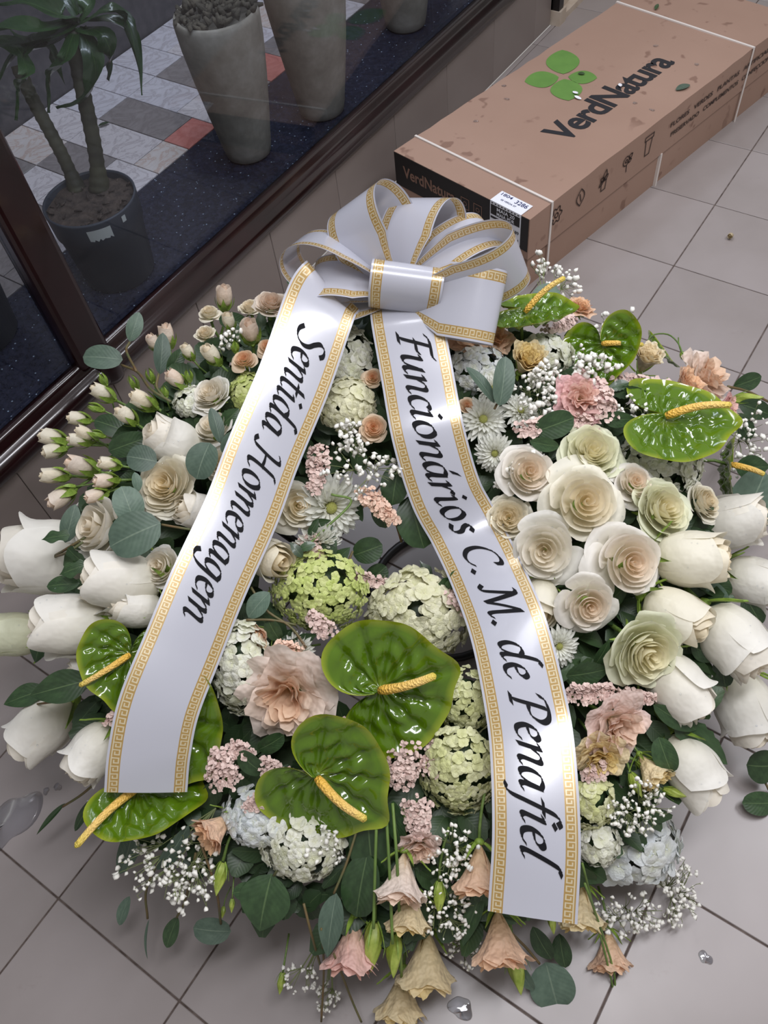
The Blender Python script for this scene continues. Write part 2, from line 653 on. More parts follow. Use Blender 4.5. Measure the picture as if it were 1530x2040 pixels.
def hull_box(name, x0, y0, z0, x1, y1, z1, mat, wob=0.0):
    """box with a slightly dented top rim, cut into strips along its length"""
    n = 26
    rnd = random.Random(3)
    ring = []
    for i in range(n + 1):
        x = x0 + (x1 - x0) * i / n
        d1 = wob * rnd.uniform(-1, 1) if 0 < i < n else 0
        d2 = wob * rnd.uniform(-1, 1) if 0 < i < n else 0
        sag = -wob * 0.3 * sin(pi * i / n) if wob else 0
        ring.append([(x, y0, z0), (x, y0 + abs(d1), z1 + d1 * 0.6), (x, (y0 + y1) / 2, z1 + sag), (x, y1 - abs(d2), z1 + d2 * 0.6), (x, y1, z0)])
    vs = [p for r_ in ring for p in r_]
    fs = []
    for i in range(n):
        for k in range(4):
            a = i * 5 + k
            fs.append((a, a + 1, a + 6, a + 5))
    fs += [(0, 4, 3, 2, 1), tuple(n * 5 + k for k in range(5))]
    return mesh(name, vs, fs, mat, None, False)


g = Geo()
g.box((0.008, 0.006, 0.0), (BL - 0.008, BWD - 0.006, 0.19))
link('base_tray', g.build('base_tray', M['card'], False), carton)
lid = link('lid', hull_box('lid', 0, 0, 0.104, BL, BWD, BH, M['card'], 0.0022), carton)
g = Geo()
g.box((-0.0012, 0.003, 0.128), (0.0002, BWD - 0.001, 0.2285))
link('black_panel', g.build('black_panel', M['print_black'], False), carton)['label'] = 'black printed end panel'

FONT_CACHE = {}


def text_mesh(name, body, size, mat, bold=0.0, align='LEFT', space=1.0):
    cu = bpy.data.curves.new(name, 'FONT')
    cu.body = body
    cu.size = size
    cu.offset = bold
    cu.align_x = align
    cu.space_character = space
    cu.resolution_u = 4
    to = bpy.data.objects.new(name, cu)
    COL.objects.link(to)
    dg = bpy.context.evaluated_depsgraph_get()
    me = bpy.data.meshes.new_from_object(to.evaluated_get(dg))
    bpy.data.objects.remove(to)
    bpy.data.curves.remove(cu)
    me.name = name
    me.materials.clear()
    me.materials.append(mat)
    return me


def fit(me, w, h=None):
    xs = [v.co.x for v in me.vertices]
    ys_ = [v.co.y for v in me.vertices]
    x0, x1, y0, y1 = min(xs), max(xs), min(ys_), max(ys_)
    sx = w / (x1 - x0)
    sy = h / (y1 - y0) if h else sx
    for v in me.vertices:
        v.co.x = (v.co.x - x0) * sx
        v.co.y = (v.co.y - y0) * sy
    return me


def top_place(x, y, ang=0.0, dz=0.0008):
    return Matrix.Translation((x, y, BH + dz)) @ Matrix.Rotation(ang, 4, 'Z')


# lettering and leaf emblem on the lid (reading along the carton)
me = fit(text_mesh('top_lettering', 'VerdNatura', 0.12, M['print_ink'], 0.0032, space=0.94), 0.515, 0.092)
link('top_lettering', me, lid, top_place(0.316, 0.135))


def emblem(name, r0, r1, w, ang):
    vs, fs = [(0, 0, 0)], []
    N = 16
    loop = []
    for s in (1, -1):
        for i in range(N):
            q = i / N if s == 1 else 1 - i / N
            x = r0 + (r1 - r0) * q
            y = s * w * (sin(pi * q ** 1.0) ** 0.72)
            loop.append((x * cos(ang) - y * sin(ang), x * sin(ang) + y * cos(ang), 0))
    return mesh(name, loop, [tuple(range(len(loop)))[::-1]], M['print_green'], None, False)


for a_, r_, w_ in ((40, 0.152, 0.05), (140, 0.116, 0.045), (-58, 0.098, 0.036), (225, 0.13, 0.046)):
    link('emblem_leaf', emblem('emblem_leaf', 0.014, r_, w_, radians(a_)), lid, top_place(0.578, 0.353))['label'] = 'green printed leaf'


def side_place(x, z, ang=0.0):
    # right-hand long side faces -y of the carton; text reads along +x
    return Matrix.Translation((x, -0.0014, z)) @ Matrix.Rotation(pi / 2, 4, 'X') @ Matrix.Rotation(ang, 4, 'Z')


for x, z, s, w in ((0.622, 0.176, 'FLORES   VERDES   PLANTAS   ARTIFICIAL   SECO', 0.60), (0.632, 0.143, 'PRESERVADO   COMPLEMENTOS   CONFECCION', 0.52)):
    link('side_lettering', fit(text_mesh('side_lettering', s, 0.02, M['side_ink'], 0.0004), w, 0.0145), lid, side_place(x, z))


def stroke_mesh(name, polys, wd, mat):
    g = Geo()
    for pl in polys:
        for a, b in zip(pl[:-1], pl[1:]):
            a, b = Vector((a[0], a[1], 0)), Vector((b[0], b[1], 0))
            d = b - a
            if d.length < 1e-7:
                continue
            d.normalize()
            n_ = Vector((-d.y, d.x, 0)) * wd / 2
            e = d * wd * 0.4
            g.add([a - e - n_, b + e - n_, b + e + n_, a - e + n_], [(0, 1, 2, 3)])
    return g.build(name, mat, False)


def circ(cx, cy, r, n=16, a0=0, a1=2 * pi, ry=None):
    ry = ry or r
    return [(cx + r * cos(a0 + (a1 - a0) * i / n), cy + ry * sin(a0 + (a1 - a0) * i / n)) for i in range(n + 1)]


def leafp(x0, y0, x1, y1, w, n=8):
    d = Vector((x1 - x0, y1 - y0))
    nn = Vector((-d.y, d.x)).normalized()
    A = [Vector((x0, y0)) + d * (i / n) + nn * w * sin(pi * i / n) for i in range(n + 1)]
    B = [Vector((x0, y0)) + d * (i / n) - nn * w * sin(pi * i / n) for i in range(n + 1)]
    return [[(p.x, p.y) for p in A], [(p.x, p.y) for p in B]]


petals6 = [[(0.023 * cos(a) * (0.82 + 0.18 * cos(6 * a)), 0.026 * sin(a) * (0.82 + 0.18 * cos(6 * a))) for a in [2 * pi * i / 48 for i in range(49)]], circ(0, 0, 0.007)]
leaf_i = leafp(0, -0.026, 0, 0.026, 0.017) + [[(-0.004, 0.012), (0.004, -0.014)]]
plant_i = [[(-0.011, -0.002), (-0.009, -0.03), (0.009, -0.03), (0.011, -0.002), (-0.011, -0.002)]] + leafp(0, 0, -0.016, 0.012, 0.006) + leafp(0, 0, 0.016, 0.012, 0.006) + leafp(0, 0, 0.006, 0.03, 0.007) + leafp(0, 0.004, -0.02, -0.012, 0.005)
stemmed_i = [circ(-0.004, 0.006, 0.014, 12), circ(-0.004, 0.006, 0.005, 8)] + leafp(0.008, 0.01, 0.022, 0.018, 0.006) + leafp(0.004, -0.002, 0.02, 0.002, 0.005) + [[(0, -0.008), (0.002, -0.03)]]
pot_i = [[(-0.02, 0.03), (0.02, 0.03), (0.02, 0.018), (-0.02, 0.018), (-0.02, 0.03)], [(-0.015, 0.018), (-0.01, -0.03), (0.01, -0.03), (0.015, 0.018)]]
for x, z, pl in ((0.111, 0.18, petals6), (0.213, 0.177, leaf_i), (0.316, 0.173, plant_i), (0.419, 0.173, stemmed_i), (0.517, 0.176, pot_i)):
    link('side_icon', stroke_mesh('side_icon', pl, 0.0032, M['side_ink']), lid, side_place(x, z))


def end_place(y, z):
    # near end faces -x of the carton; seen from there +y (left) is reading start
    return Matrix.Translation((-0.0018, y, z)) @ Matrix((Vector((0, -1, 0)), Vector((0, 0, 1)), Vector((-1, 0, 0)))).transposed().to_4x4()


link('end_lettering', fit(text_mesh('end_lettering', 'VerdNatura', 0.05, M['print_tan'], 0.0012), 0.2, 0.036), carton, end_place(0.458, 0.163))
for y in (0.222, 0.176):
    link('end_mark', stroke_mesh('end_mark', [[(-.014, -.016), (.014, -.016), (.014, .016), (-.014, .016), (-.014, -.016)], circ(0, 0, .006, 8)], 0.0022, M['print_tan']), carton, end_place(y, 0.18))

# shipping label folded over the near edge
M['paper'] = plain('label_paper', srgb(226, 228, 236), 0.5)
g = Geo()
g.box((-0.0024, 0.028, 0.136), (-0.0012, 0.132, 0.2312))
g.box((-0.0024, 0.028, 0.2312), (0.045, 0.132, 0.2326))
lab = link('shipping_label', g.build('shipping_label', M['paper'], False), carton)
lab['label'] = 'white shipping label folded over the carton edge'
g = Geo()
g.box((-0.0030, 0.031, 0.193), (-0.0022, 0.129, 0.222))
g.box((-0.0030, 0.078, 0.181), (-0.0022, 0.129, 0.187))
for k in range(9):
    g.box((-0.0030, 0.034 + 0.011 * k, 0.2255), (-0.0022, 0.039 + 0.011 * k, 0.2285))
for k in range(7):
    g.box((-0.0030, 0.062 + 0.0024 * k, 0.158), (-0.0022, 0.0632 + 0.0024 * k, 0.186))
link('label_print', g.build('label_print', M['print_black'], False), lab)
for s, y, z, w, h, m in (('MAIA 20', 0.108, 0.2085, 0.06, 0.011, 'paper'), ('MAIA PDR', 0.108, 0.1955, 0.06, 0.01, 'paper'), ('50442', 0.127, 0.1425, 0.055, 0.017, 'print_black'), ('689', 0.052, 0.168, 0.02, 0.01, 'print_black'), ('1804', 0.052, 0.146, 0.02, 0.008, 'print_black')):
    link('label_lettering', fit(text_mesh('label_lettering', s, 0.02, M[m], 0.0003), w, h), lab, end_place(y, z) @ Matrix.Translation((0, 0, 0.0016)))
Mtop = Matrix((Vector((0, -1, 0)), Vector((1, 0, 0)), Vector((0, 0, 1)))).transposed().to_4x4()
M['pen'] = plain('label_blue_ink', srgb(40, 48, 96), 0.5)
for s, x, y, w, h in (('1804', 0.03, 0.124, 0.036, 0.011), ('3286', 0.024, 0.074, 0.04, 0.015), ('00 VERDA 07', 0.012, 0.11, 0.05, 0.006)):
    link('label_lettering', fit(text_mesh('label_lettering', s, 0.02, M['pen'], 0.0002), w, h), lab, Matrix.Translation((x, y, 0.2332)) @ Mtop)

# plastic straps
M['strap'] = plain('strap_plastic', srgb(214, 206, 200), 0.3)


def strap(x, z0=0.0, top=True):
    g = Geo()
    w = 0.0035
    if top:
        g.box((x - w, -0.0008, BH + 0.0), (x + w, BWD + 0.001, BH + 0.0042))
        g.box((x - w, BWD, 0), (x + w, BWD + 0.0022, BH + 0.002))
        g.box((x - w, -0.0026, z0), (x + w, -0.0004, BH + 0.0042))
    else:
        g.box((x - w, -0.0026, z0), (x + w, 0.006, 0.106))
    return g.build('strap', M['strap'], False)


link('strap', strap(0.088), carton)
link('strap', strap(1.025), carton)
link('strap', strap(0.601, 0, False), carton)
g = Geo()
g.box((0.607, 0.004, 0.05), (0.615, 0.0065, 0.106))
link('slot', g.build('slot', M['print_black'], False), carton)

# ================================================================== WINDOW DISPLAY
t = NT('cement')
cc = t.ramp(t.noise(9.0, 5.0, 0.65), [(0.3, srgb(112, 107, 96)), (0.5, srgb(138, 131, 118)), (0.72, srgb(164, 158, 146))])
t.set(Base_Color=cc, Roughness=0.85)
t.bump(t.noise(45.0, 4.0), 0.3, 0.003)
M['cement'] = t.m
M['soil'] = plain('soil', srgb(44, 36, 32), 0.95, noise=(40, srgb(92, 78, 68)), bump=(60, 1.0, 0.01))
M['moss'] = plain('dried_moss', srgb(60, 56, 46), 0.95, noise=(30, srgb(96, 88, 74)), bump=(50, 1.0, 0.01))


def vase(x, y, s, h, label, filled=False):
    root = thing('cement_vase', label, 'vase', Matrix.Translation((x, y, 0.25)), 'cement vases in the shop window')
    g = Geo()
    pr = [(0.0, 0.0), (0.055, 0.0), (0.063, 0.006), (0.068, 0.03), (0.082, 0.12), (0.096, 0.22), (0.106, 0.31), (0.109, 0.37)]
    if h > 0.42:
        pr += [(0.107, 0.45), (0.095, 0.55), (0.075, 0.62), (0.07, h), (0.06, h), (0.063, h - 0.06), (0, h - 0.08)]
    else:
        pr += [(0.106, h - 0.004), (0.1, h), (0.094, h - 0.006), (0.09, h - 0.03), (0, h - 0.034)]
    g.lathe([(r * s, z) for r, z in pr], 48)
    link('body', g.build('vase_body', M['cement']), root)
    if filled:
        g = Geo()
        for k in range(150):
            a, r = random.uniform(0, 2 * pi), 0.1 * s * sqrt(random.random())
            q = Vector((r * cos(a), r * sin(a), h - 0.01 + random.uniform(0, 0.02)))
            g.tube([q, q + Vector((random.uniform(-.02, .02), random.uniform(-.02, .02), random.uniform(0.0, .02)))], [0.009, 0.004], 5)
        link('dry_moss', g.build('dry_moss', M['moss']), root)
    return root


vase(-1.622, 1.548, 1.0, 0.385, 'grey cement vase with dried moss in its mouth, beside the potted dracaena', True)
vase(-1.553, 1.812, 1.02, 0.68, 'tall grey cement vase standing second along the shop window')
vase(-1.594, 2.335, 1.0, 0.62, 'grey cement vase far along the sill, only its base in view')

# ---- potted dracaena
M['pot'] = plain('grey_pot', srgb(58, 62, 70), 0.5)
M['bark'] = plain('cane_bark', srgb(50, 48, 34), 0.7, noise=(22, srgb(76, 74, 52)), bump=(30, 0.5, 0.004))
M['dracaena'] = leaf_material('dracaena_leaf', srgb(34, 60, 30), srgb(52, 84, 40), srgb(78, 110, 50), 0.28, 0.3)


def pot_mesh(r0, r1, h):
    g = Geo()
    g.lathe([(0, 0), (r0 * 0.9, 0), (r0, 0.006), (r1 * 0.93, h * 0.68), (r1 * 0.97, h * 0.7), (r1, h - 0.004), (r1, h), (r1 - 0.004, h + 0.001), (r1 - 0.006, h - 0.004), (r1 - 0.008, h - 0.03)], 56)
    return g.build('pot', M['pot'])


PX, PY, PH = -1.602, 0.992, 0.215
dr = thing('potted_dracaena', 'dracaena with two ringed canes in a dark grey plastic pot', 'plant', Matrix.Translation((PX, PY, 0.25)))
pot = link('pot', pot_mesh(0.088, 0.110, PH), dr)
g = Geo()
n = 14
vs, fs = [(0, 0, PH - 0.014)], []
for j in range(1, 6):
    for k in range(24):
        a = 2 * pi * k / 24
        vs.append((0.104 * j / 5 * cos(a), 0.104 * j / 5 * sin(a), PH - 0.016 + random.uniform(-.004, .006)))
fs = [(0, 1 + k, 1 + (k + 1) % 24) for k in range(24)]
for j in range(4):
    for k in range(24):
        a, b = 1 + j * 24 + k, 1 + j * 24 + (k + 1) % 24
        fs.append((a, a + 24, b + 24, b))
g.add(vs, fs)
link('soil', g.build('soil', M['soil']), dr)
g = Geo()
for k in range(40):
    a, r = random.uniform(0, 2 * pi), 0.098 * sqrt(random.random())
    q = Vector((r * cos(a), r * sin(a), PH - 0.012))
    d = Vector((random.uniform(-1, 1), random.uniform(-1, 1), 0.2)).normalized() * random.uniform(0.008, 0.022)
    g.tube([q, q + d], [0.003, 0.002], 5)
tag(link('bark_chips', g.build('bark_chips', M['soil']), dr), None, None, None, 'stuff')
M['sticker'] = plain('pot_sticker', srgb(196, 198, 190), 0.5)
g = Geo()
aim = math.atan2(-PY, -PX)
for k in range(6):
    a0, a1 = aim - 0.02 + 0.085 * k, aim - 0.02 + 0.085 * (k + 1)
    R0, R1 = 0.1105, 0.107
    g.add([(R1 * cos(a0), R1 * sin(a0), PH - 0.052), (R1 * cos(a1), R1 * sin(a1), PH - 0.052), (R0 * cos(a1), R0 * sin(a1), PH - 0.014), (R0 * cos(a0), R0 * sin(a0), PH - 0.014)], [(0, 1, 2, 3)])
link('sticker', g.build('sticker', M['sticker']), pot, Matrix.Rotation(-0.32, 4, 'Z'))
g = Geo()
for a0 in (aim + 0.46,):
    g.add([(0.1105 * cos(a0), 0.1105 * sin(a0), PH - 0.025), (0.1105 * cos(a0 + .1), 0.1105 * sin(a0 + .1), PH - 0.025), (0.1115 * cos(a0 + .1), 0.1115 * sin(a0 + .1), PH - 0.009), (0.1115 * cos(a0), 0.1115 * sin(a0), PH - 0.009)], [(0, 1, 2, 3)])
link('small_sticker', g.build('small_sticker', M['sticker']), pot)


def cane(p0, p1, r):
    g = Geo()
    pts, rad = [], []
    N = 44
    for i in range(N + 1):
        q = i / N
        pts.append(Vector(p0).lerp(Vector(p1), q) + Vector((0.006 * sin(5 * q), 0.004 * cos(4 * q), 0)))
        rad.append(r * (1.35 - 0.45 * min(1, q * 6)) * (1 + (0.10 if i % 3 == 0 else 0)))
    g.tube(pts, rad, 14)
    return g.build('cane', M['bark'])


def loc3(px, py, d):
    return at(px, py, d) - Vector((PX, PY, 0.25))


canes = [(loc3(145, 365, 1.99), loc3(40, 130, 1.86), 0.0165), (loc3(188, 360, 1.98), loc3(150, 60, 1.80), 0.0185)]
for a, b, r in canes:
    a = Vector((a.x, a.y, PH - 0.02)) if True else a
    link('cane', cane(a, b, r), dr)


def strap_leaf(path, width, mat):
    pts = catmull(path, 18)
    vs, uv, fs = [], [], []
    for i, p in enumerate(pts):
        q = i / 18
        tan = (pts[min(18, i + 1)] - pts[max(0, i - 1)]).normalized()
        side = tan.cross(Vector((0, 0, 1)))
        side = side.normalized() if side.length > 1e-4 else E_R
        nrm = side.cross(tan)
        w = width * (sin(pi * min(1, q * 0.9 + 0.1)) ** 0.6) * (1 - q ** 5)
        for s in (-1, -0.5, 0, 0.5, 1):
            vs.append(p + side * s * w + nrm * (abs(s) * w * 0.32 + 0.004 * sin(9 * q + 3 * s)))
            uv.append((s / 2 + 0.5, q))
    for i in range(18):
        for k in range(4):
            a = i * 5 + k
            fs.append((a, a + 1, a + 6, a + 5))
    return mesh('leaf', vs, fs, mat, uv)


LEAVES = [((150, 40), (80, 60), (10, 55), (-60, 80), 0.030), ((155, 45), (110, 70), (60, 85), (20, 60), 0.028),
          ((150, 55), (95, 90), (30, 110), (-20, 190), 0.026), ((160, 50), (215, 20), (255, 45), (280, 150), 0.020),
          ((165, 40), (225, 40), (270, 85), (283, 190), 0.016), ((160, 55), (190, 130), (170, 195), (112, 215), 0.026),
          ((150, 60), (130, 120), (100, 150), (97, 225), 0.022), ((155, 60), (205, 70), (220, 120), (215, 160), 0.022),
          ((45, 110), (20, 90), (-40, 110), (-80, 190), 0.026), ((45, 110), (55, 150), (40, 170), (32, 240), 0.02),
          ((155, 30), (130, -30), (90, -60), (40, -70), 0.026), ((155, 30), (190, -20), (215, -60), (260, -70), 0.024),
          ((150, 45), (120, 30), (60, 5), (-10, 10), 0.028), ((160, 45), (175, 10), (165, -30), (150, -80), 0.02),
          ((45, 115), (70, 80), (100, 100), (130, 170), 0.02)]
for k, (a, b, c_, d_, w) in enumerate(LEAVES):
    dd = 1.82 + 0.03 * (k % 3)
    pa = [loc3(a[0], a[1], 1.80), loc3(b[0], b[1], dd - 0.06), loc3(c_[0], c_[1], dd - 0.03), loc3(d_[0], d_[1], dd + 0.02)]
    link('leaf', strap_leaf(pa, w, M['dracaena']), dr)

p = on_z(-36, 668, 0.25)
po = thing('plant_pot', 'dark blue-grey plant pot at the left edge behind the mullion', 'pot', Matrix.Translation((p.x, p.y, 0.25)))
link('pot', pot_mesh(0.09, 0.112, 0.22), po)
g = Geo()
g.lathe([(0.104, 0.2), (0.06, 0.205), (0.0, 0.206)], 24)
link('soil', g.build('soil', M['soil']), po)

# leaf lying on the display tiles
# ================================================================== RIBBONS
t = NT('satin_ribbon')
uv = t.n('ShaderNodeUVMap')
sep = t.n('ShaderNodeSeparateXYZ')
t.l(uv.outputs[0], sep.inputs[0])
U, V = sep.outputs[0], sep.outputs[1]
vm = t.math('MINIMUM', V, t.math('SUBTRACT', 1.0, V))
B0, B1 = 0.03, 0.168
b = t.math('DIVIDE', t.math('SUBTRACT', vm, B0), B1 - B0)
a = t.math('FRACT', t.math('DIVIDE', U, 0.0108))


def inbox(x0, x1, y0, y1):
    q = t.math('COMPARE', a, (x0 + x1) / 2, (x1 - x0) / 2)
    r_ = t.math('COMPARE', b, (y0 + y1) / 2, (y1 - y0) / 2)
    return t.math('MULTIPLY', q, r_)


lines = None
for bx in ((0, .15, .12, .88), (0, .74, .76, .88), (.59, .74, .36, .88), (.3, .74, .36, .48), (0, 1, .12, .24)):
    q = inbox(*bx)
    lines = q if lines is None else t.math('MAXIMUM', lines, q)
band = t.math('COMPARE', b, 0.5, 0.5)
gold = t.mix(lines, srgb(186, 152, 88), srgb(222, 208, 174))
col = t.mix(band, srgb(196, 197, 208), gold)
t.set(Base_Color=col, Roughness=0.24, Metallic=t.math('MULTIPLY', band, 0.2))
t.p.inputs['Specular IOR Level'].default_value = 0.65
t.p.inputs['Coat Weight'].default_value = 0.55
t.p.inputs['Coat Roughness'].default_value = 0.12
sc_ = t.n('ShaderNodeMapping')
tcu = t.n('ShaderNodeTexCoord')
t.l(tcu.outputs['UV'], sc_.inputs['Vector'])
sc_.inputs['Scale'].default_value = (6.0, 90.0, 1.0)
fn_ = t.n('ShaderNodeTexNoise')
fn_.inputs['Scale'].default_value = 3.0
t.l(sc_.outputs[0], fn_.inputs['Vector'])
t.bump(fn_.outputs['Fac'], 0.05, 0.002)
t.translucent(0.22, col)
M['satin'] = t.m
RW = 0.12


class Ribbon:
    def __init__(self, pts, n=90, width=RW, depths=None):
        P = [at(x, y, d) for x, y, d in pts]
        self.c = catmull(P, n)
        self.n = n
        self.s = [0.0]
        for i in range(n):
            self.s.append(self.s[-1] + (self.c[i + 1] - self.c[i]).length)
        self.side, self.nor = [], []
        for i in range(n + 1):
            tan = (self.c[min(n, i + 1)] - self.c[max(0, i - 1)]).normalized()
            view = (CAM - self.c[i]).normalized()
            sd = tan.cross(view).normalized()
            if sd.dot(E_R) < 0:
                sd = -sd
            nn = sd.cross(tan).normalized()
            if nn.dot(view) < 0:
                nn = -nn
            self.side.append(sd)
            self.nor.append(nn)
        self.w = width
        self.len = self.s[-1]

    def idx(self, u):
        s = self.s
        lo, hi = 0, self.n
        while hi - lo > 1:
            m = (lo + hi) // 2
            if s[m] <= u:
                lo = m
            else:
                hi = m
        q = (u - s[lo]) / max(1e-9, s[hi] - s[lo])
        return lo, hi, q

    def pos(self, u, v, off=0.0):
        lo, hi, q = self.idx(u)
        c_ = self.c[lo].lerp(self.c[hi], q)
        sd = self.side[lo].lerp(self.side[hi], q)
        nn = self.nor[lo].lerp(self.nor[hi], q)
        x = (v - 0.5)
        return c_ + sd * (x * self.w) + nn * (off + 0.010 * (0.25 - x * x) * 1.0)

    def band(self, name):
        vs, uv, fs = [], [], []
        K = 8
        for i in range(self.n + 1):
            for k in range(K + 1):
                vs.append(self.pos(self.s[i], k / K))
                uv.append((self.s[i], k / K))
        for i in range(self.n):
            for k in range(K):
                a_ = i * (K + 1) + k
                fs.append((a_, a_ + 1, a_ + K + 2, a_ + K + 1))
        return mesh(name, vs, fs, M['satin'], uv)


# calligraphic alphabet: pen strokes in units of the x-height, drawn with a broad nib
GL = {
    'S': (1.05, [[(.95, 1.42), (.78, 1.58), (.5, 1.55), (.34, 1.3), (.52, 1.0), (.78, .72), (.82, .35), (.55, .02), (.2, .0), (-.05, .2)]]),
    'e': (.74, [[(.12, .5), (.42, .56), (.6, .78), (.48, .98), (.22, .86), (.1, .45), (.22, .06), (.48, .02), (.68, .22)]]),
    'n': (.92, [[(0, .84), (.14, .98), (.18, .9), (.14, .4), (.1, 0)], [(.14, .45), (.36, .86), (.58, .98), (.68, .84), (.62, .4), (.6, .1), (.72, .0), (.88, .16)]]),
    't': (.58, [[(.3, 1.38), (.24, .9), (.16, .3), (.2, .04), (.36, .0), (.52, .16)], [(0, .94), (.52, .97)]]),
    'i': (.46, [[(.0, .84), (.14, .98), (.18, .88), (.12, .4), (.1, .1), (.22, .0), (.4, .16)], [(.17, 1.44), (.29, 1.34)]]),
    'd': (.95, [[(.64, .86), (.46, .98), (.22, .88), (.08, .45), (.16, .06), (.36, .04), (.56, .36), (.68, .8)], [(1.02, 1.62), (.86, 1.68), (.76, 1.4), (.66, .8), (.6, .12), (.72, .0), (.9, .16)]]),
    'a': (.9, [[(.64, .9), (.44, .98), (.2, .86), (.08, .45), (.16, .06), (.36, .04), (.56, .38), (.66, .9)], [(.66, .92), (.62, .4), (.6, .1), (.7, .0), (.86, .16)]]),
    'H': (1.5, [[(.1, 1.4), (.3, 1.54), (.46, 1.5), (.42, 1.0), (.3, .4), (.2, .02), (.02, -.04), (-.14, .08)], [(1.38, 1.6), (1.2, 1.56), (1.1, 1.2), (.98, .5), (.98, .06), (1.14, .0), (1.34, .2)], [(.36, .74), (.7, .8), (1.06, .78)]]),
    'o': (.84, [[(.42, .98), (.18, .84), (.08, .4), (.2, .04), (.42, .02), (.64, .24), (.68, .64), (.54, .94), (.38, .98)]]),
    'm': (1.36, [[(0, .84), (.14, .98), (.18, .9), (.14, .4), (.1, 0)], [(.14, .45), (.36, .86), (.54, .98), (.62, .84), (.58, .4), (.54, 0)], [(.58, .45), (.8, .86), (1.0, .98), (1.1, .84), (1.04, .4), (1.02, .1), (1.14, .0), (1.3, .16)]]),
    'g': (.88, [[(.64, .9), (.44, .98), (.2, .86), (.08, .45), (.16, .08), (.36, .06), (.56, .4), (.66, .9)], [(.66, .92), (.62, .3), (.54, -.3), (.34, -.62), (.06, -.62), (-.08, -.42)]]),
    'F': (1.0, [[(.04, 1.3), (.24, 1.5), (.56, 1.54), (1.04, 1.54), (1.14, 1.66)], [(.56, 1.52), (.46, 1.0), (.36, .4), (.26, .04), (.08, .0), (.5, .0)], [(.3, .8), (.6, .82), (.86, .82), (.9, .94)]]),
    'u': (.92, [[(.0, .84), (.14, .98), (.18, .86), (.12, .4), (.14, .08), (.3, .02), (.5, .26), (.66, .8)], [(.7, .98), (.62, .4), (.6, .1), (.72, .0), (.88, .16)]]),
    'c': (.68, [[(.6, .86), (.48, .98), (.24, .88), (.1, .45), (.2, .06), (.44, .02), (.64, .2)]]),
    'á': (.9, [[(.64, .9), (.44, .98), (.2, .86), (.08, .45), (.16, .06), (.36, .04), (.56, .38), (.66, .9)], [(.66, .92), (.62, .4), (.6, .1), (.7, .0), (.86, .16)], [(.5, 1.2), (.56, 1.38), (.66, 1.58)]]),
    'r': (.68, [[(0, .84), (.14, .98), (.18, .9), (.14, .4), (.1, 0)], [(.14, .45), (.34, .84), (.5, .98), (.64, .9)]]),
    's': (.64, [[(.56, .86), (.4, .98), (.22, .86), (.28, .62), (.46, .42), (.46, .14), (.26, .0), (.02, .12)]]),
    'C': (1.15, [[(1.06, 1.24), (1.08, 1.5), (.84, 1.56), (.44, 1.34), (.16, .8), (.18, .26), (.46, .0), (.78, .06), (1.02, .3)]]),
    '.': (.42, [[(.04, .13), (.19, .0)]]),
    'M': (1.75, [[(-.12, .16), (.04, .0), (.18, .12), (.36, .8), (.5, 1.5)], [(.3, 1.56), (.5, 1.5), (.66, .8), (.78, .02)], [(.78, .02), (1.06, .8), (1.36, 1.54)], [(1.36, 1.54), (1.36, .8), (1.34, .12), (1.46, .0), (1.64, .18)]]),
    'P': (1.1, [[(.5, 1.5), (.4, 1.0), (.3, .4), (.2, .04), (.02, .0), (.42, .0)], [(.0, 1.2), (.14, 1.46), (.5, 1.56), (.86, 1.5), (1.02, 1.2), (.86, .82), (.58, .7), (.4, .74)]]),
    'f': (.66, [[(.84, 1.52), (.7, 1.66), (.52, 1.5), (.42, 1.0), (.3, .2), (.2, -.4), (.04, -.64), (-.14, -.6)], [(.12, .92), (.4, .95), (.64, .95)]]),
    'l': (.5, [[(.52, 1.64), (.34, 1.68), (.26, 1.4), (.18, .8), (.12, .14), (.22, .0), (.4, .16)]]),
}


def nib_text(body, rib, u0, u1, vbase, xh, mat, nib=0.115):
    """words lettered along the ribbon; letter tops point to its right edge"""
    tot = sum(GL[ch][0] if ch in GL else 0.55 for ch in body)
    k = (u1 - u0) / tot
    out, g, pen, word = [], Geo(), 0.0, ''
    na = radians(38)
    nx, ny = cos(na) * nib, sin(na) * nib
    for ch in body + ' ':
        if ch not in GL:
            if word:
                out.append((word, g))
            g, word = Geo(), ''
            pen += 0.55
            continue
        adv, strokes = GL[ch]
        word += ch
        for st in strokes:
            pts = [Vector((x, y, 0)) for x, y in st]
            cur = catmull(pts, max(6, 7 * (len(pts) - 1))) if len(pts) > 2 else [pts[0].lerp(pts[1], i / 4) for i in range(5)]
            for a_, b_ in zip(cur[:-1], cur[1:]):
                d = (b_ - a_)
                d = d.normalized() if d.length > 1e-6 else Vector((1, 0, 0))
                # broad nib plus a hairline floor
                off = Vector((nx, ny, 0))
                perp = Vector((-d.y, d.x, 0))
                if abs(off.dot(perp)) < 0.03:
                    off = perp * 0.03 * (1 if off.dot(perp) >= 0 else -1) + d * off.dot(d) * 0.4
                e = d * 0.01
                quad = []
                for q in (a_ - off - e, b_ - off + e, b_ + off + e, a_ + off - e):
                    x = q.x + 0.24 * q.y
                    u = u0 + (pen + x) * k
                    v = vbase + q.y * xh / rib.w
                    quad.append(rib.pos(min(max(u, 0), rib.len), v, 0.0009))
                n_ = len(g.v)
                g.add(quad, [(0, 1, 2, 3)])
        pen += adv
    return out


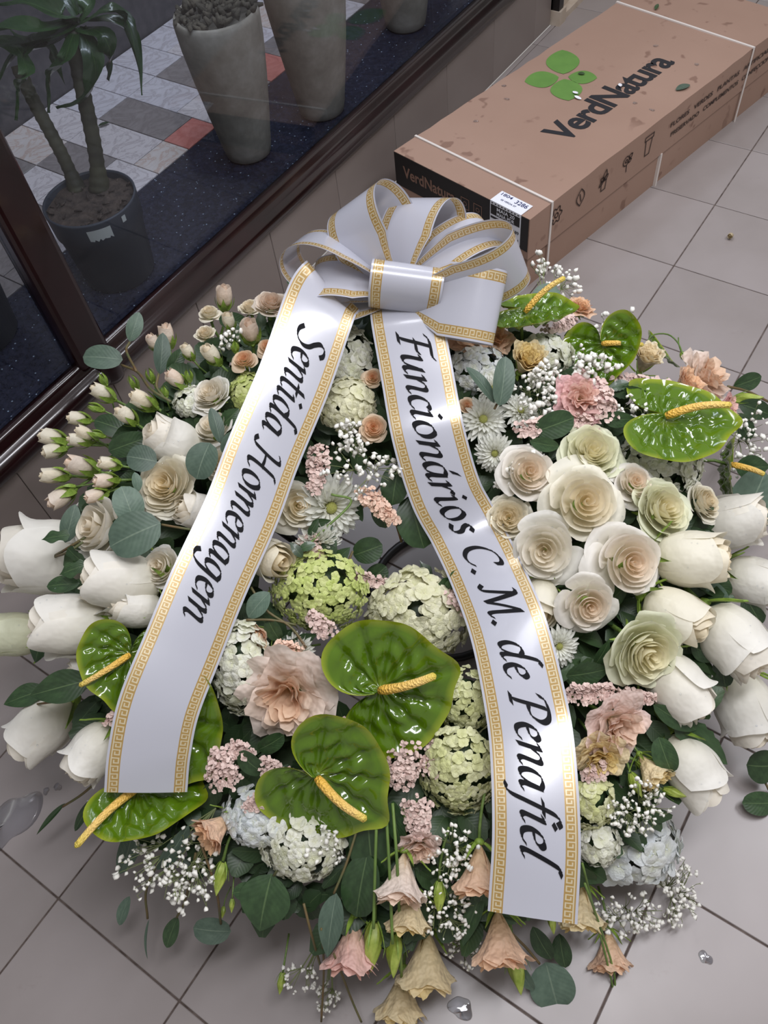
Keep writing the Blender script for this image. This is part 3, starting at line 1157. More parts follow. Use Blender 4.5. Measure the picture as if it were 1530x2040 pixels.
RIBL = Ribbon([(662, 572, 1.41), (640, 604, 1.375), (588, 752, 1.36), (526, 900, 1.345), (481, 1020, 1.33), (417, 1160, 1.30), (367, 1282, 1.275), (318, 1405, 1.25), (298, 1500, 1.245), (291, 1578, 1.25)])
RIBR = Ribbon([(806, 606, 1.43), (811, 640, 1.40), (830, 742, 1.385), (853, 865, 1.37), (887, 980, 1.385), (925, 1052, 1.395), (970, 1145, 1.36), (1013, 1255, 1.29), (1046, 1397, 1.225), (1061, 1504, 1.19), (1068, 1670, 1.15), (1060, 1828, 1.135)])


def ribbon_thing(rib, label, words):
    o0 = rib.c[0]
    root = thing('mourning_ribbon', label, 'ribbon', Matrix.Translation((0, 0, 0)), 'lettered ribbon tails')
    link('satin_band', rib.band('satin_band'), root)
    for w, g in words:
        link('lettering', g.build('lettering', M['black_ink'], False), root)['label'] = 'black calligraphic lettering'
    return root


def u_at(rib, py):
    """arc length where the centre line passes a picture row"""
    best = min(range(rib.n + 1), key=lambda i: abs(row(rib.c[i]) - py))
    return rib.s[best]


def row(P):
    q = P - CAM
    return 1020 - F * q.dot(E_U) / (-q.dot(E_B))


ribbon_thing(RIBL, 'white satin ribbon tail with gold key border reading Sentida Homenagem', nib_text('Sentida Homenagem', RIBL, u_at(RIBL, 648), u_at(RIBL, 1240), 0.335, 0.0325, M['black_ink']))
ribbon_thing(RIBR, 'white satin ribbon tail with gold key border reading Funcionários C. M. de Penafiel', nib_text('Funcionários C. M. de Penafiel', RIBR, u_at(RIBR, 662), u_at(RIBR, 1715), 0.335, 0.0325, M['black_ink']))

# ---- bow
KN = at(795, 585, 1.43)
bow = thing('ribbon_bow', 'big white satin bow with gold key borders on top of the wreath', 'bow', Matrix.Translation((0, 0, 0)))


def loop(ang, tilt, L, Hh, roll, w=RW, pinch=0.35, start=(795, 585, 1.43), n=40, fat=1.0):
    """a ribbon loop leaving the knot: ang on the picture, tilt towards the viewer, roll about its own axis"""
    a_, t_ = radians(ang), radians(tilt)
    d = ((E_R * cos(a_) + E_U * sin(a_)) * cos(t_) + E_B * sin(t_)).normalized()
    s0 = E_B - d * E_B.dot(d)
    s0 = s0.normalized() if s0.length > 0.05 else E_U
    q = Matrix.Rotation(radians(roll), 3, d)
    nn = q @ s0
    wd = d.cross(nn).normalized()
    K = at(*start)
    vs, uv, fs = [], [], []
    C = 6
    s, prev = 0.0, None
    for i in range(n + 1):
        p_ = i / n
        th = pi * p_
        x = L * sin(th) ** 0.85 if 0 < p_ < 1 else 0.0
        y = Hh * cos(th) * (sin(th) ** (0.6 * fat)) * 1.4 if 0 < p_ < 1 else 0.0
        c_ = K + d * x + nn * y
        if prev is not None:
            s += (c_ - prev).length
        prev = c_
        ww = w * (pinch + (1 - pinch) * min(1.0, sin(th) * 2.2))
        for k in range(C + 1):
            v = k / C
            vs.append(c_ + wd * (v - 0.5) * ww)
            uv.append((s, v))
    for i in range(n):
        for k in range(C):
            a2 = i * (C + 1) + k
            fs.append((a2, a2 + 1, a2 + C + 2, a2 + C + 1))
    return mesh('loop', vs, fs, M['satin'], uv)


LOOPS = [  # ang, tilt, length, half height, roll
    (112, 4, 0.175, 0.06, -44, RW), (70, -2, 0.172, 0.05, -40, RW), (158, 0, 0.2, 0.05, 58, RW), (174, 2, 0.15, 0.03, 40, RW),
    (30, 5, 0.19, 0.042, -40, RW), (14, 18, 0.215, 0.045, 60, RW), (-14, 20, 0.18, 0.038, 10, RW)]
for L_ in LOOPS:
    link('loop', loop(*L_), bow)
# front loop that covers the knot: a short fold running down the picture
link('loop', loop(82, 40, 0.085, 0.03, 0, RW, 0.96, (802, 622, 1.42), 40, 0.7), bow)

# ================================================================== WREATH BASE AND STAND
t = NT('water')
gl_ = t.n('ShaderNodeBsdfGlossy')
gl_.inputs['Roughness'].default_value = 0.02
trw = t.n('ShaderNodeBsdfTransparent')
trw.inputs[0].default_value = (0.95, 0.96, 0.98, 1)
lw = t.n('ShaderNodeLayerWeight')
lw.inputs['Blend'].default_value = 0.5
mxw = t.n('ShaderNodeMixShader')
t.l(t.math('ADD', t.math('MULTIPLY', t.math('POWER', lw.outputs['Facing'], 4.0), 0.9), 0.04), mxw.inputs[0])
t.l(trw.outputs[0], mxw.inputs[1])
t.l(gl_.outputs[0], mxw.inputs[2])
t.l(mxw.outputs[0], t.out.inputs['Surface'])
M['water'] = t.m
M['foam'] = plain('wreath_foam', srgb(44, 58, 36), 0.9, noise=(20, srgb(56, 72, 44)), bump=(40, 0.5, 0.004))
M['stand'] = plain('stand_black', srgb(20, 18, 18), 0.4)
WM = Matrix.Translation(WC) @ Matrix((WU, WV, WN)).transposed().to_4x4()


def torus(R0, r0, zs, n=64, m=14, jit=0.0):
    vs, fs = [], []
    for i in range(n):
        a = 2 * pi * i / n
        for k in range(m):
            b_ = 2 * pi * k / m
            rr = R0 + r0 * cos(b_) * 1.55
            vs.append((rr * cos(a), rr * sin(a), zs + r0 * sin(b_)))
    for i in range(n):
        for k in range(m):
            a = i * m + k
            b_ = i * m + (k + 1) % m
            c_ = ((i + 1) % n) * m + (k + 1) % m
            d_ = ((i + 1) % n) * m + k
            fs.append((a, d_, c_, b_))
    return mesh('torus', vs, fs)


ring_root = thing('wreath_base', 'dark foam wreath ring on a black metal stand, under the flowers', 'wreath base', WM)
me = torus(0.33, 0.058, -0.03)
me.materials.append(M['foam'])
link('foam_ring', me, ring_root)
WMi = WM.inverted()
hoop_c = on_z(885, 1185, 0.0)
g = Geo()
hp = [hoop_c + Vector((0.155 * cos(2 * pi * k / 40), 0.155 * sin(2 * pi * k / 40), 0.012)) for k in range(41)]
g.tube([WMi @ p for p in hp], 0.009, 8)
link('foot_hoop', g.build('foot_hoop', M['stand']), ring_root)
for px, py, a in ((705, 960, 150), (640, 1300, 215), (1000, 1180, 5)):
    top = WM @ Vector((0.26 * cos(radians(a)), 0.26 * sin(radians(a)), -0.06))
    foot = hoop_c + (Vector((top.x, top.y, 0)) - Vector((hoop_c.x, hoop_c.y, 0))).normalized() * 0.15 + Vector((0, 0, 0.012))
    g = Geo()
    g.tube([WMi @ top, WMi @ foot], 0.008, 8)
    link('leg', g.build('leg', M['stand']), ring_root)

# ================================================================== BLOOM BUILDERS


ICO = None


def ico():
    global ICO
    if ICO is None:
        bm = bmesh.new()
        bmesh.ops.create_icosphere(bm, subdivisions=1, radius=1.0)
        ICO = ([v.co.copy() for v in bm.verts], [tuple(v.index for v in f.verts) for f in bm.faces])
        bm.free()
    return ICO


def petal_fn(theta, r0, r1, z0, z1, alpha, curl, ruf, seed, urn=False, top=0.16):
    rs = random.Random(seed)
    ph, fq = rs.uniform(0, 6), rs.uniform(2.2, 4.2)
    lean = rs.uniform(-0.03, 0.03)

    def fn(u, v):
        s = 2 * u - 1
        w = sqrt(max(0.05, 1 - ((v - 0.6) / 0.8) ** 2))
        te = v * (1 - top * s * s) + 0.02 * sin(3 * s + ph) * v
        phi = theta + s * alpha * w
        if urn:
            rho = r1 * sin(pi * (0.17 + 0.60 * te)) * min(1.0, (te / 0.13) ** 0.5 if te > 0 else 0.0)
            rho += curl * max(0.0, te - 0.66) ** 2 * 7
            z = z0 + (z1 - z0) * te - curl * 1.5 * max(0.0, te - 0.82)
        else:
            rho = r0 + (r1 - r0) * sin(pi / 2 * min(1.0, 0.12 + 1.02 * te)) + curl * te ** 4
            z = z0 + (z1 - z0) * te - abs(curl) * 1.1 * te ** 6 + lean * s * te
        rho += 0.022 * s * te + ruf * 0.4 * sin(fq * 1.7 * s + ph) * te ** 3
        z += ruf * sin(fq * s + ph) * te ** 3
        return (rho * cos(phi), rho * sin(phi), z)
    return fn


GA = 2.39996
VARIANTS = {}


def make_variant(kind, sd):
    """list of (mesh, ring 0..1 from centre to rim) for one kind of rose"""
    key = (kind, sd)
    if key in VARIANTS:
        return VARIANTS[key]
    rs = random.Random(sd * 31 + len(kind))
    out = []
    if kind == 'open':
        spec = []
        for k in range(9):
            spec.append((0.0, 0.022 + 0.02 * k, 0.2, 0.43 - 0.003 * k, 1.7 - 0.06 * k, 0.006, 0.004, k / 24, 0.06))
        for k in range(6):
            spec.append((0.04, 0.20 + 0.018 * k, 0.08, 0.42 - 0.014 * k, 1.12, 0.03, 0.010, (9 + k) / 21, 0.1))
        for k in range(7):
            spec.append((0.05, 0.30 + 0.018 * k, 0.0, 0.36 - 0.034 * k, 0.95, 0.075 + 0.008 * k, 0.02, (15 + k) / 21, 0.16))
        for k, (r0, r1, z0, z1, al, cu, ru, q, tp) in enumerate(spec):
            fn = petal_fn(k * GA + rs.uniform(-.25, .25), r0, r1 * rs.uniform(.95, 1.05), z0, z1 * rs.uniform(.95, 1.05), al * rs.uniform(.9, 1.1), cu * rs.uniform(.5, 1.4), ru, rs.random() * 999, False, tp)
            out.append((grid('petal', fn, 10, 8, M['petal']), q))
    elif kind == 'full':   # very double, ruffled rim
        for k in range(30):
            q = k / 29
            fn = petal_fn(k * GA + rs.uniform(-.3, .3), 0.05 * q, 0.03 + 0.37 * q ** 0.85, 0.2 - .2 * q, 0.43 - 0.17 * q * q, 1.25 - 0.42 * q, 0.008 + 0.075 * q * q, 0.006 + 0.04 * q, rs.random() * 999, False, 0.08)
            out.append((grid('petal', fn, 10, 8, M['petal']), q))
    elif kind == 'urn':    # half-closed, seen from the side; length 1
        for k in range(5):
            fn = petal_fn(k * GA, 0.03, 0.08 + 0.035 * k, 0.3, 0.93, 1.5, 0.01, 0.01, rs.random() * 999, True, 0.08)
            out.append((grid('petal', fn, 8, 8, M['petal']), k / 12))
        for k in range(4):
            fn = petal_fn(k * GA + 1, 0.07, 0.29 + 0.012 * k, 0.05, 0.92, 1.25, 0.05, 0.015, rs.random() * 999, True, 0.1)
            out.append((grid('petal', fn, 12, 12, M['petal']), (5 + k) / 12))
        for k in range(4):
            fn = petal_fn(k * 1.571 + rs.uniform(-.2, .2) + 2, 0.08, 0.335 + 0.012 * k, 0.0, 0.94 - 0.05 * k, 1.05, 0.10 + 0.035 * k, 0.018, rs.random() * 999, True, 0.16)
            out.append((grid('petal', fn, 12, 12, M['petal']), (9 + k) / 12))
    elif kind == 'bud':    # small spray bud, length 1 (petals only)
        for k in range(3):
            fn = petal_fn(k * GA, 0.02, 0.08 + 0.04 * k, 0.3, 0.97, 1.6, 0.0, 0.008, rs.random() * 999, True, 0.1)
            out.append((grid('petal', fn, 6, 6, M['petal']), k / 7))
        for k in range(4):
            fn = petal_fn(k * 1.571 + 1, 0.06, 0.27 + 0.01 * k, 0.12, 0.95 - 0.02 * k, 1.15, 0.03 + 0.03 * k, 0.012, rs.random() * 999, True, 0.14)
            out.append((grid('petal', fn, 8, 7, M['petal']), (3 + k) / 7))
    VARIANTS[key] = out
    return out


def sepal_mesh(r, h, w, curl):
    def fn(u, v):
        s = 2 * u - 1
        ww = w * (1 - v) ** 0.7 * (0.6 + 0.8 * v * (1 - v) * 2)
        rho = r * sin(pi * min(0.62, 0.1 + 0.55 * v)) + curl * v ** 3 + 0.015
        return (rho, s * ww, -0.02 + h * v - 0.03 * s * s)
    return grid('sepal', fn, 4, 6, M['sepal'])


SEPAL = {'rose': sepal_mesh(0.14, -0.05, 0.045, 0.1), 'urn': sepal_mesh(0.3, 0.26, 0.06, 0.2), 'bud': sepal_mesh(0.315, 0.6, 0.17, 0.06), 'green': sepal_mesh(0.30, 0.9, 0.2, -0.16)}


def stem_mesh(L, r, bend=0.15):
    g = Geo()
    g.tube([(0, 0, -0.04), (bend * 0.1, 0, -L * 0.33), (bend * 0.45, 0, -L * 0.66), (bend, 0, -L)], [r * 1.15, r, r, r], 7)
    return g.build('stem', M['stem'])


STEM = {'rose': stem_mesh(0.9, 0.028), 'thin': stem_mesh(1.7, 0.05, 0.5), 'short': stem_mesh(0.8, 0.05), 'stub': stem_mesh(0.34, 0.035, 0.06), 'long': stem_mesh(3.2, 0.06, 0.7)}
g = Geo()
g.lathe([(0.0, -0.15), (0.07, -0.13), (0.115, -0.07), (0.12, -0.03), (0.1, 0.0), (0, 0.005)], 14)
HIP = g.build('hip', M['sepal'])

TONE = {  # centre colour, rim colour
    'white': ((0.88, 0.79, 0.63), (0.90, 0.885, 0.83)),
    'cream': ((0.87, 0.75, 0.52), (0.88, 0.85, 0.73)),
    'blush': ((0.88, 0.72, 0.54), (0.89, 0.86, 0.80)),
    'green': ((0.87, 0.80, 0.54), (0.80, 0.82, 0.62)),
    'bud': ((0.86, 0.74, 0.54), (0.88, 0.83, 0.69)),
    'peach': ((0.86, 0.50, 0.27), (0.87, 0.70, 0.52)),
    'pale': ((0.86, 0.67, 0.52), (0.85, 0.75, 0.64)),
}


def mixc(a, b, q, j=0.0):
    return tuple(max(0, min(1, (x + (y - x) * q) * (1 + j))) for x, y in zip(a, b)) + (1.0,)


def px2m(P, px):
    return px * depth(P) / F


def rose(name, px, py, size, kind, ang, tilt, tone, label, lift=0.0, group=None, cat='rose', sd=None, spin=None, stem='rose'):
    P = surf(px, py, lift)
    D = facing(px, py, ang, tilt)
    s = px2m(P, size) * (1.14 if name == 'rose' else 1.04)
    sd = sd if sd is not None else random.randint(0, 3)
    spin = spin if spin is not None else random.uniform(0, 6.28)
    org = P - D * s * (0.5 if kind in ('urn', 'bud') else 0.24)
    root = thing(name, label, cat, basis(org, D, s, spin), group)
    c0, c1 = TONE[tone]
    for me, q in make_variant(kind, sd):
        o = link('petal', me, root)
        o.color = mixc(c0, c1, min(1, q * 1.15), random.uniform(-.03, .03))
    sk = 'rose' if kind in ('open', 'full') else kind
    cal = link('calyx', HIP, root, Matrix.Scale(0.9, 4))
    for k in range(5):
        link('sepal', SEPAL[sk], cal, Matrix.Scale(1 / 0.9, 4) @ Matrix.Rotation(2 * pi * k / 5 + 0.3, 4, 'Z') @ Matrix.Rotation(random.uniform(-.12, .12), 4, 'X'))
    link('stem', STEM['stub' if kind == 'urn' else stem], root)
    if name == 'rose':
        g = Geo()
        pet = make_variant(kind, sd)
        vs, fs = ico()
        for _ in range(26):
            me, q = random.choice(pet[len(pet) // 2:])
            co = me.vertices[random.randrange(len(me.vertices) // 2, len(me.vertices))].co
            rr = random.uniform(0.0008, 0.0019) / s
            g.add([co + v * rr for v in vs], fs)
        link('water_drops', g.build('water_drops', M['water']), root)['kind'] = 'stuff'
    return root


def green_bud(px, py, size, ang, tilt, label, lift=0.0, group=None):
    P = surf(px, py, lift)
    D = facing(px, py, ang, tilt)
    s = px2m(P, size)
    root = thing('rose_bud', label, 'flower bud', basis(P - D * s * 0.4, D, s, random.uniform(0, 6)), group)
    cal = link('calyx', HIP, root, Matrix.Scale(1.25, 4))
    for k in range(5):
        link('sepal', SEPAL['green'], cal, Matrix.Scale(0.8, 4) @ Matrix.Rotation(2 * pi * k / 5, 4, 'Z'))
    link('stem', STEM['thin'], root)


# ---- hydrangea
def floret_mesh(sd):
    rs = random.Random(sd)
    g = Geo()
    for k in range(4):
        a0 = k * pi / 2 + rs.uniform(-.12, .12)
        L, W, cup = 0.52 * rs.uniform(.85, 1.08), 0.29 * rs.uniform(.85, 1.1), rs.uniform(.12, .34)
        vs, uv, fs = [], [], []
        for j in range(5):
            v = j / 4
            for i in range(5):
                s = i / 2 - 1
                w = W * sin(pi * (0.12 + 0.72 * v)) ** 0.8
                x = L * v * (1 - 0.1 * s * s * v)
                y = s * w
                z = cup * (v ** 1.5) - 0.08 * s * s * v + 0.03 * sin(4 * v + k) - 0.12 * v ** 4
                vs.append((x * cos(a0) - y * sin(a0), x * sin(a0) + y * cos(a0), z + 0.012 * (k % 2)))
                uv.append((i / 4, v))
        for j in range(4):
            for i in range(4):
                a = j * 5 + i
                fs.append((a, a + 1, a + 6, a + 5))
        g.add(vs, fs, uv)
    g.lathe([(0.05, 0.0), (0.05, 0.03), (0.03, 0.06), (0, 0.065)], 8)
    return g.build('floret', M['floret'])


FLORETS = [floret_mesh(k) for k in range(4)]
g = Geo()
g.lathe([(0.0, -0.3), (0.2, -0.28), (0.36, -0.15), (0.42, 0.0), (0.38, 0.15), (0.25, 0.28), (0, 0.33)], 20)
CORE = g.build('core', M['bed_leaf'])
HT = {'white': ((0.84, 0.84, 0.76), (0.80, 0.81, 0.65)), 'cream': ((0.84, 0.82, 0.62), (0.80, 0.79, 0.54)), 'blue': ((0.74, 0.79, 0.83), (0.82, 0.84, 0.81)),
      'lime': ((0.72, 0.77, 0.34), (0.56, 0.66, 0.18)), 'limecream': ((0.68, 0.71, 0.32), (0.80, 0.80, 0.54)), 'greenwhite': ((0.80, 0.82, 0.66), (0.85, 0.85, 0.78))}


def hydrangea(px, py, w, h, n, fsize, tone, label, lift=0.0, ang=None, tilt=None, group='hydrangea heads'):
    P = surf(px, py, lift)
    D = facing(px, py, ang, tilt)
    s = px2m(P, w)
    root = thing('hydrangea_head', label, 'hydrangea', basis(P - D * s * 0.3, D, 1.0, 0.0), group)
    # local x/y follow the picture so that tall heads stay tall
    z = D
    x = (E_R - z * E_R.dot(z)).normalized()
    y = z.cross(x)
    root.matrix_basis = Matrix.Translation(P - D * s * 0.3) @ Matrix((x, y, z)).transposed().to_4x4()
    hy = h / w
    o = link('core', CORE, root, Matrix.Diagonal((s * .84, s * hy * .84, s * .8, 1)))
    c0, c1 = HT[tone]
    o.color = (c1[0] * 0.3, c1[1] * 0.4, c1[2] * 0.2, 1)
    n = int(n * 2.0)
    for k in range(n):
        zz = 1 - 1.15 * (k + 0.5) / n
        rr = sqrt(max(0, 1 - zz * zz))
        a = k * GA
        nrm = Vector((rr * cos(a), rr * sin(a), zz))
        nrm = (nrm + Vector((random.uniform(-.38, .38), random.uniform(-.38, .38), random.uniform(-.15, .3)))).normalized()
        pos = Vector((nrm.x * s * 0.47, nrm.y * s * hy * 0.47, nrm.z * s * 0.40)) * random.uniform(0.9, 1.1)
        fs = px2m(P, fsize) * random.uniform(0.66, 0.98)
        o = link('floret', FLORETS[k % 4], root, basis(pos, nrm, fs, random.uniform(0, 6)))
        o.color = mixc(c0, c1, random.random(), random.uniform(-.06, .06))
    g = Geo()
    g.tube([(0, 0, 0), (0.003, 0, -0.05), (0, 0.004, -0.11)], 0.004, 6)
    link('stem', g.build('stem', M['stem']), root)


# ---- chrysanthemum
def mum_petal(L, lift, w):
    def fn(u, v):
        s = 2 * u - 1
        ww = w * (0.45 + 0.55 * sin(pi * min(1.0, v * 0.75 + 0.05))) * (1 - v ** 8 * 0.7)
        return (0.06 + L * v, s * ww, lift * v + 0.06 * v * v - 0.10 * v ** 3 + 0.035 * s * s)
    return grid('petal', fn, 4, 6, M['petal'])


MUM = [mum_petal(0.44, 0.02, 0.058), mum_petal(0.36, 0.12, 0.052), mum_petal(0.25, 0.2, 0.042), mum_petal(0.15, 0.22, 0.03)]
M['mumheart'] = plain('daisy_heart', srgb(206, 206, 120), 0.7, noise=(60, srgb(186, 190, 90)), bump=(90, 0.8, 0.01))
g = Geo()
g.lathe([(0.085, 0.02), (0.08, 0.08), (0.05, 0.12), (0, 0.13)], 16)
MUMH = g.build('heart', M['mumheart'])


def mum(px, py, size, label, ang=None, tilt=None, lift=0.0):
    P = surf(px, py, lift)
    D = facing(px, py, ang, tilt)
    s = px2m(P, size)
    root = thing('chrysanthemum', label, 'chrysanthemum', basis(P - D * s * 0.15, D, s, random.uniform(0, 6)), 'white chrysanthemums')
    for r_, n_ in enumerate((24, 22, 18, 13)):
        for k in range(n_):
            o = link('petal', MUM[r_], root, Matrix.Rotation(2 * pi * k / n_ + r_ * 0.2 + random.uniform(-.09, .09), 4, 'Z') @ Matrix.Rotation(random.uniform(-.14, .1), 4, 'Y'))
            o.color = (0.84, 0.85, 0.79, 1)
    link('heart', MUMH, root)
    link('stem', STEM['rose'], root)


# ---- lisianthus
LIS = {}


def lis_petals(open_, sd):
    key = (open_, sd)
    if key not in LIS:
        rs = random.Random(sd)
        ms = []
        for k in range(20):
            lay = max(-1, (k - 5) // 5)
            q = lay / 2
            th = k * GA + rs.uniform(-.2, .2)
            if open_:
                r1, z1, al = (0.2 + 0.26 * q, 0.42 - 0.16 * q, 0.85) if lay >= 0 else (0.06 + 0.02 * k, 0.40, 1.3)
            else:
                r1, z1, al = (0.18 + 0.16 * q, 0.80 - 0.04 * q, 0.95) if lay >= 0 else (0.06 + 0.02 * k, 0.72, 1.3)
            ph, f1 = rs.uniform(0, 6), rs.uniform(4, 7)

            def fn(u, v, th=th, r1=r1, z1=z1, al=al, ph=ph, f1=f1, q=q):
                s = 2 * u - 1
                w = 0.4 + 0.75 * sin(pi / 2 * v)
                te = v * (1 - 0.12 * s * s + 0.03 * sin(13 * s + ph))
                rho = 0.03 + r1 * te ** (1.1 if open_ else 0.75) + 0.055 * sin(f1 * s + ph) * te ** 2 + (0.05 if open_ else 0.1) * te ** 5
                z = z1 * te ** 0.9 + 0.06 * sin(f1 * s + ph + 1) * te ** 2 - 0.05 * q * te ** 5
                phi = th + s * al * w
                return (rho * cos(phi), rho * sin(phi), z)
            ms.append((grid('petal', fn, 14, 8, M['ruffle']), q))
        LIS[key] = ms
    return LIS[key]


LT = {'pink': ((0.86, 0.64, 0.50), (0.88, 0.70, 0.64)), 'blush': ((0.86, 0.62, 0.44), (0.88, 0.76, 0.68)), 'peach': ((0.86, 0.55, 0.32), (0.88, 0.62, 0.44)),
      'yellow': ((0.84, 0.66, 0.28), (0.88, 0.75, 0.48)), 'rosepink': ((0.84, 0.56, 0.46), (0.86, 0.54, 0.54)), 'cream': ((0.84, 0.70, 0.44), (0.86, 0.78, 0.58)), 'dusk': ((0.74, 0.42, 0.34), (0.80, 0.52, 0.46))}


def lisianthus(px, py, size, open_, tone, label, ang=None, tilt=None, lift=0.0, stem='rose'):
    P = surf(px, py, lift)
    D = facing(px, py, ang, tilt)
    s = px2m(P, size)
    root = thing('lisianthus', label, 'lisianthus', basis(P - D * s * (0.25 if open_ else 0.42), D, s, random.uniform(0, 6)), 'ruffled lisianthus blooms')
    c0, c1 = LT[tone]
    for me, q in lis_petals(open_, random.randint(0, 3)):
        o = link('petal', me, root)
        o.color = mixc(c0, c1, max(0, min(1, q + random.uniform(0, .4))), random.uniform(-.04, .04))
    cal = link('calyx', HIP, root, Matrix.Scale(0.8, 4))
    for k in range(5):
        link('sepal', SEPAL['urn' if not open_ else 'rose'], cal, Matrix.Scale(1.25, 4) @ Matrix.Rotation(2 * pi * k / 5, 4, 'Z'))
    link('stem', STEM[stem], root)


def lis_bud_mesh():
    def fn(u, v):
        a = 2 * pi * u + 1.3 * v
        r = 0.21 * sin(pi * min(1, 0.1 + 0.9 * v)) ** 0.8 * (1 + 0.13 * cos(5 * 2 * pi * u)) * (1.15 - 0.55 * v)
        return (r * cos(a), r * sin(a), v)
    return grid('bud', fn, 20, 14, M['bud_green'])


LBUD = lis_bud_mesh()
LSEP = sepal_mesh(0.24, 0.55, 0.045, 0.1)


def lis_bud(px, py, size, ang, tilt, label, lift=0.0, stem='thin', wide=1.0):
    P = surf(px, py, lift)
    D = facing(px, py, ang, tilt)
    s = px2m(P, size)
    root = thing('lisianthus_bud', label, 'flower bud', basis(P - D * s * 0.5, D, s, random.uniform(0, 6)), 'green lisianthus buds')
    link('bud', LBUD, root, Matrix.Diagonal((wide, wide, 1, 1)))
    for k in range(5):
        link('sepal', LSEP, root, Matrix.Rotation(2 * pi * k / 5, 4, 'Z'))
    link('stem', STEM[stem], root)


# ---- anthurium
t = NT('anthurium_green')
uv = t.n('ShaderNodeUVMap')
sep = t.n('ShaderNodeSeparateXYZ')
t.l(uv.outputs[0], sep.inputs[0])
cc = t.ramp(sep.outputs[1], [(0.0, srgb(116, 136, 34)), (0.22, srgb(80, 112, 16)), (0.88, srgb(90, 122, 16)), (1.0, srgb(158, 170, 44))])
cc = t.mix(t.math('MULTIPLY', t.noise(6.0), 0.4), cc, srgb(60, 94, 10))
t.set(Base_Color=cc, Roughness=0.16)
t.p.inputs['Coat Weight'].default_value = 0.7
t.p.inputs['Coat Roughness'].default_value = 0.06
t.translucent(0.12, cc)
M['anth'] = t.m
t = NT('spadix')
uv = t.n('ShaderNodeUVMap')
sep = t.n('ShaderNodeSeparateXYZ')
t.l(uv.outputs[0], sep.inputs[0])
cc = t.ramp(sep.outputs[1], [(0.0, srgb(234, 182, 66)), (0.7, srgb(240, 202, 120)), (1.0, srgb(214, 196, 70))])
vor = t.n('ShaderNodeTexVoronoi')
mp = t.n('ShaderNodeMapping')
mp.inputs['Scale'].default_value = (12, 34, 1)
t.l(uv.outputs[0], mp.inputs['Vector'])
t.l(mp.outputs[0], vor.inputs['Vector'])
vor.inputs['Scale'].default_value = 1.0
t.set(Base_Color=cc, Roughness=0.5)
t.bump(vor.outputs['Distance'], 0.5, 0.01)
M['spadix'] = t.m
SPM = {}


def spathe_mesh(cup, fold, sd):
    key = (cup, fold, sd)
    if key in SPM:
        return SPM[key]
    rs = random.Random(sd)
    nr, na = 14, 84
    vs, uv, fs = [], [], []
    veins = [0, 0.62, 1.2, 1.75, 2.25]
    for i in range(na + 1):
        ph = -pi + 2 * pi * i / na
        ap = abs(ph)
        q = max(0.0, (ap - 1.75) / (pi - 1.75))
        R_ = 0.55 * (1 - 0.93 * q ** 2.6) + 0.085 * math.exp(-(ph / 0.22) ** 2)
        R_ *= 1 + 0.012 * sin(9 * ph + sd)
        for j in range(nr + 1):
            v = j / nr
            r_ = R_ * v
            x, y = r_ * cos(ph), r_ * sin(ph)
            dv = min(abs(ap - vv * (1 - 0.12 * v)) for vv in veins) * v
            z = cup * r_ * r_ * 1.6 - 0.075 * math.exp(-(dv / 0.05) ** 2) * (v ** 0.5) * (1 - v ** 6)
            z += 0.030 * sin(21 * v + 4 * cos(3 * ph)) * v * (1 - v) * 3.2
            z -= fold * abs(y) * abs(y) * 1.4
            z += 0.03 * (1 if v > 0.93 else 0) * (v - 0.93) * 6 + 0.02 * sin(3 * ph + sd) * v * v
            if q > 0:
                z += 0.07 * q * v
            vs.append((x, y, z))
            uv.append((i / na, v))
    for i in range(na):
        for j in range(nr):
            a = i * (nr + 1) + j
            fs.append((a, a + nr + 1, a + nr + 2, a + 1))
    SPM[key] = mesh('spathe', vs, fs, M['anth'], uv)
    return SPM[key]


def anthurium(bx, by, tx, ty, W, label, ang, tilt, spad, lift=0.03, cup=0.05, fold=0.0, sd=0, sp_up=0.35):
    """base of the spadix on the picture, where the heart's tip points, its width; the blade faces ang/tilt"""
    P = surf(bx, by, lift)
    D = facing(bx, by, ang, tilt)
    tipdir = E_R * (tx - bx) - E_U * (ty - by)
    x = (tipdir - D * tipdir.dot(D)).normalized()
    y = D.cross(x)
    s = px2m(P, W)
    root = thing('anthurium', label, 'anthurium', Matrix.Translation(P) @ Matrix((x, y, D)).transposed().to_4x4() @ Matrix.Scale(s, 4), 'green anthuriums')
    link('spathe', spathe_mesh(cup, fold, sd), root)
    if spad:
        sx, sy, slen = spad[:3]
        sp_up = spad[3] if len(spad) > 3 else sp_up
        loc = root.matrix_basis.inverted()
        tip3 = surf(sx, sy, lift)
        sd_ = E_R * (sx - bx) - E_U * (sy - by)
        d = (loc.to_3x3() @ (sd_.normalized() + E_B * sp_up)).normalized()
        Ls = slen / W * sqrt(1 + sp_up * sp_up)
        pts = [d * Ls * q + Vector((0, 0, 0.035 + 0.05 * sin(pi * q))) for q in [k / 10 for k in range(11)]]
        rad = [0.040 * (1.0 - 0.28 * k / 10) * (0.75 if k == 0 else 1) for k in range(11)]
        pts.append(pts[-1] + (pts[-1] - pts[-2]) * 0.35)
        rad.append(0.008)
        g = Geo()
        g.tube(pts, rad, 14)
        link('spadix', g.build('spadix', M['spadix']), root)['label'] = 'yellow spadix'
    g = Geo()
    g.tube([(0, 0, 0.0), (-0.05, 0, -0.15), (-0.06, 0.03, -0.5)], 0.02, 8)
    link('stem', g.build('stem', M['stem']), root)


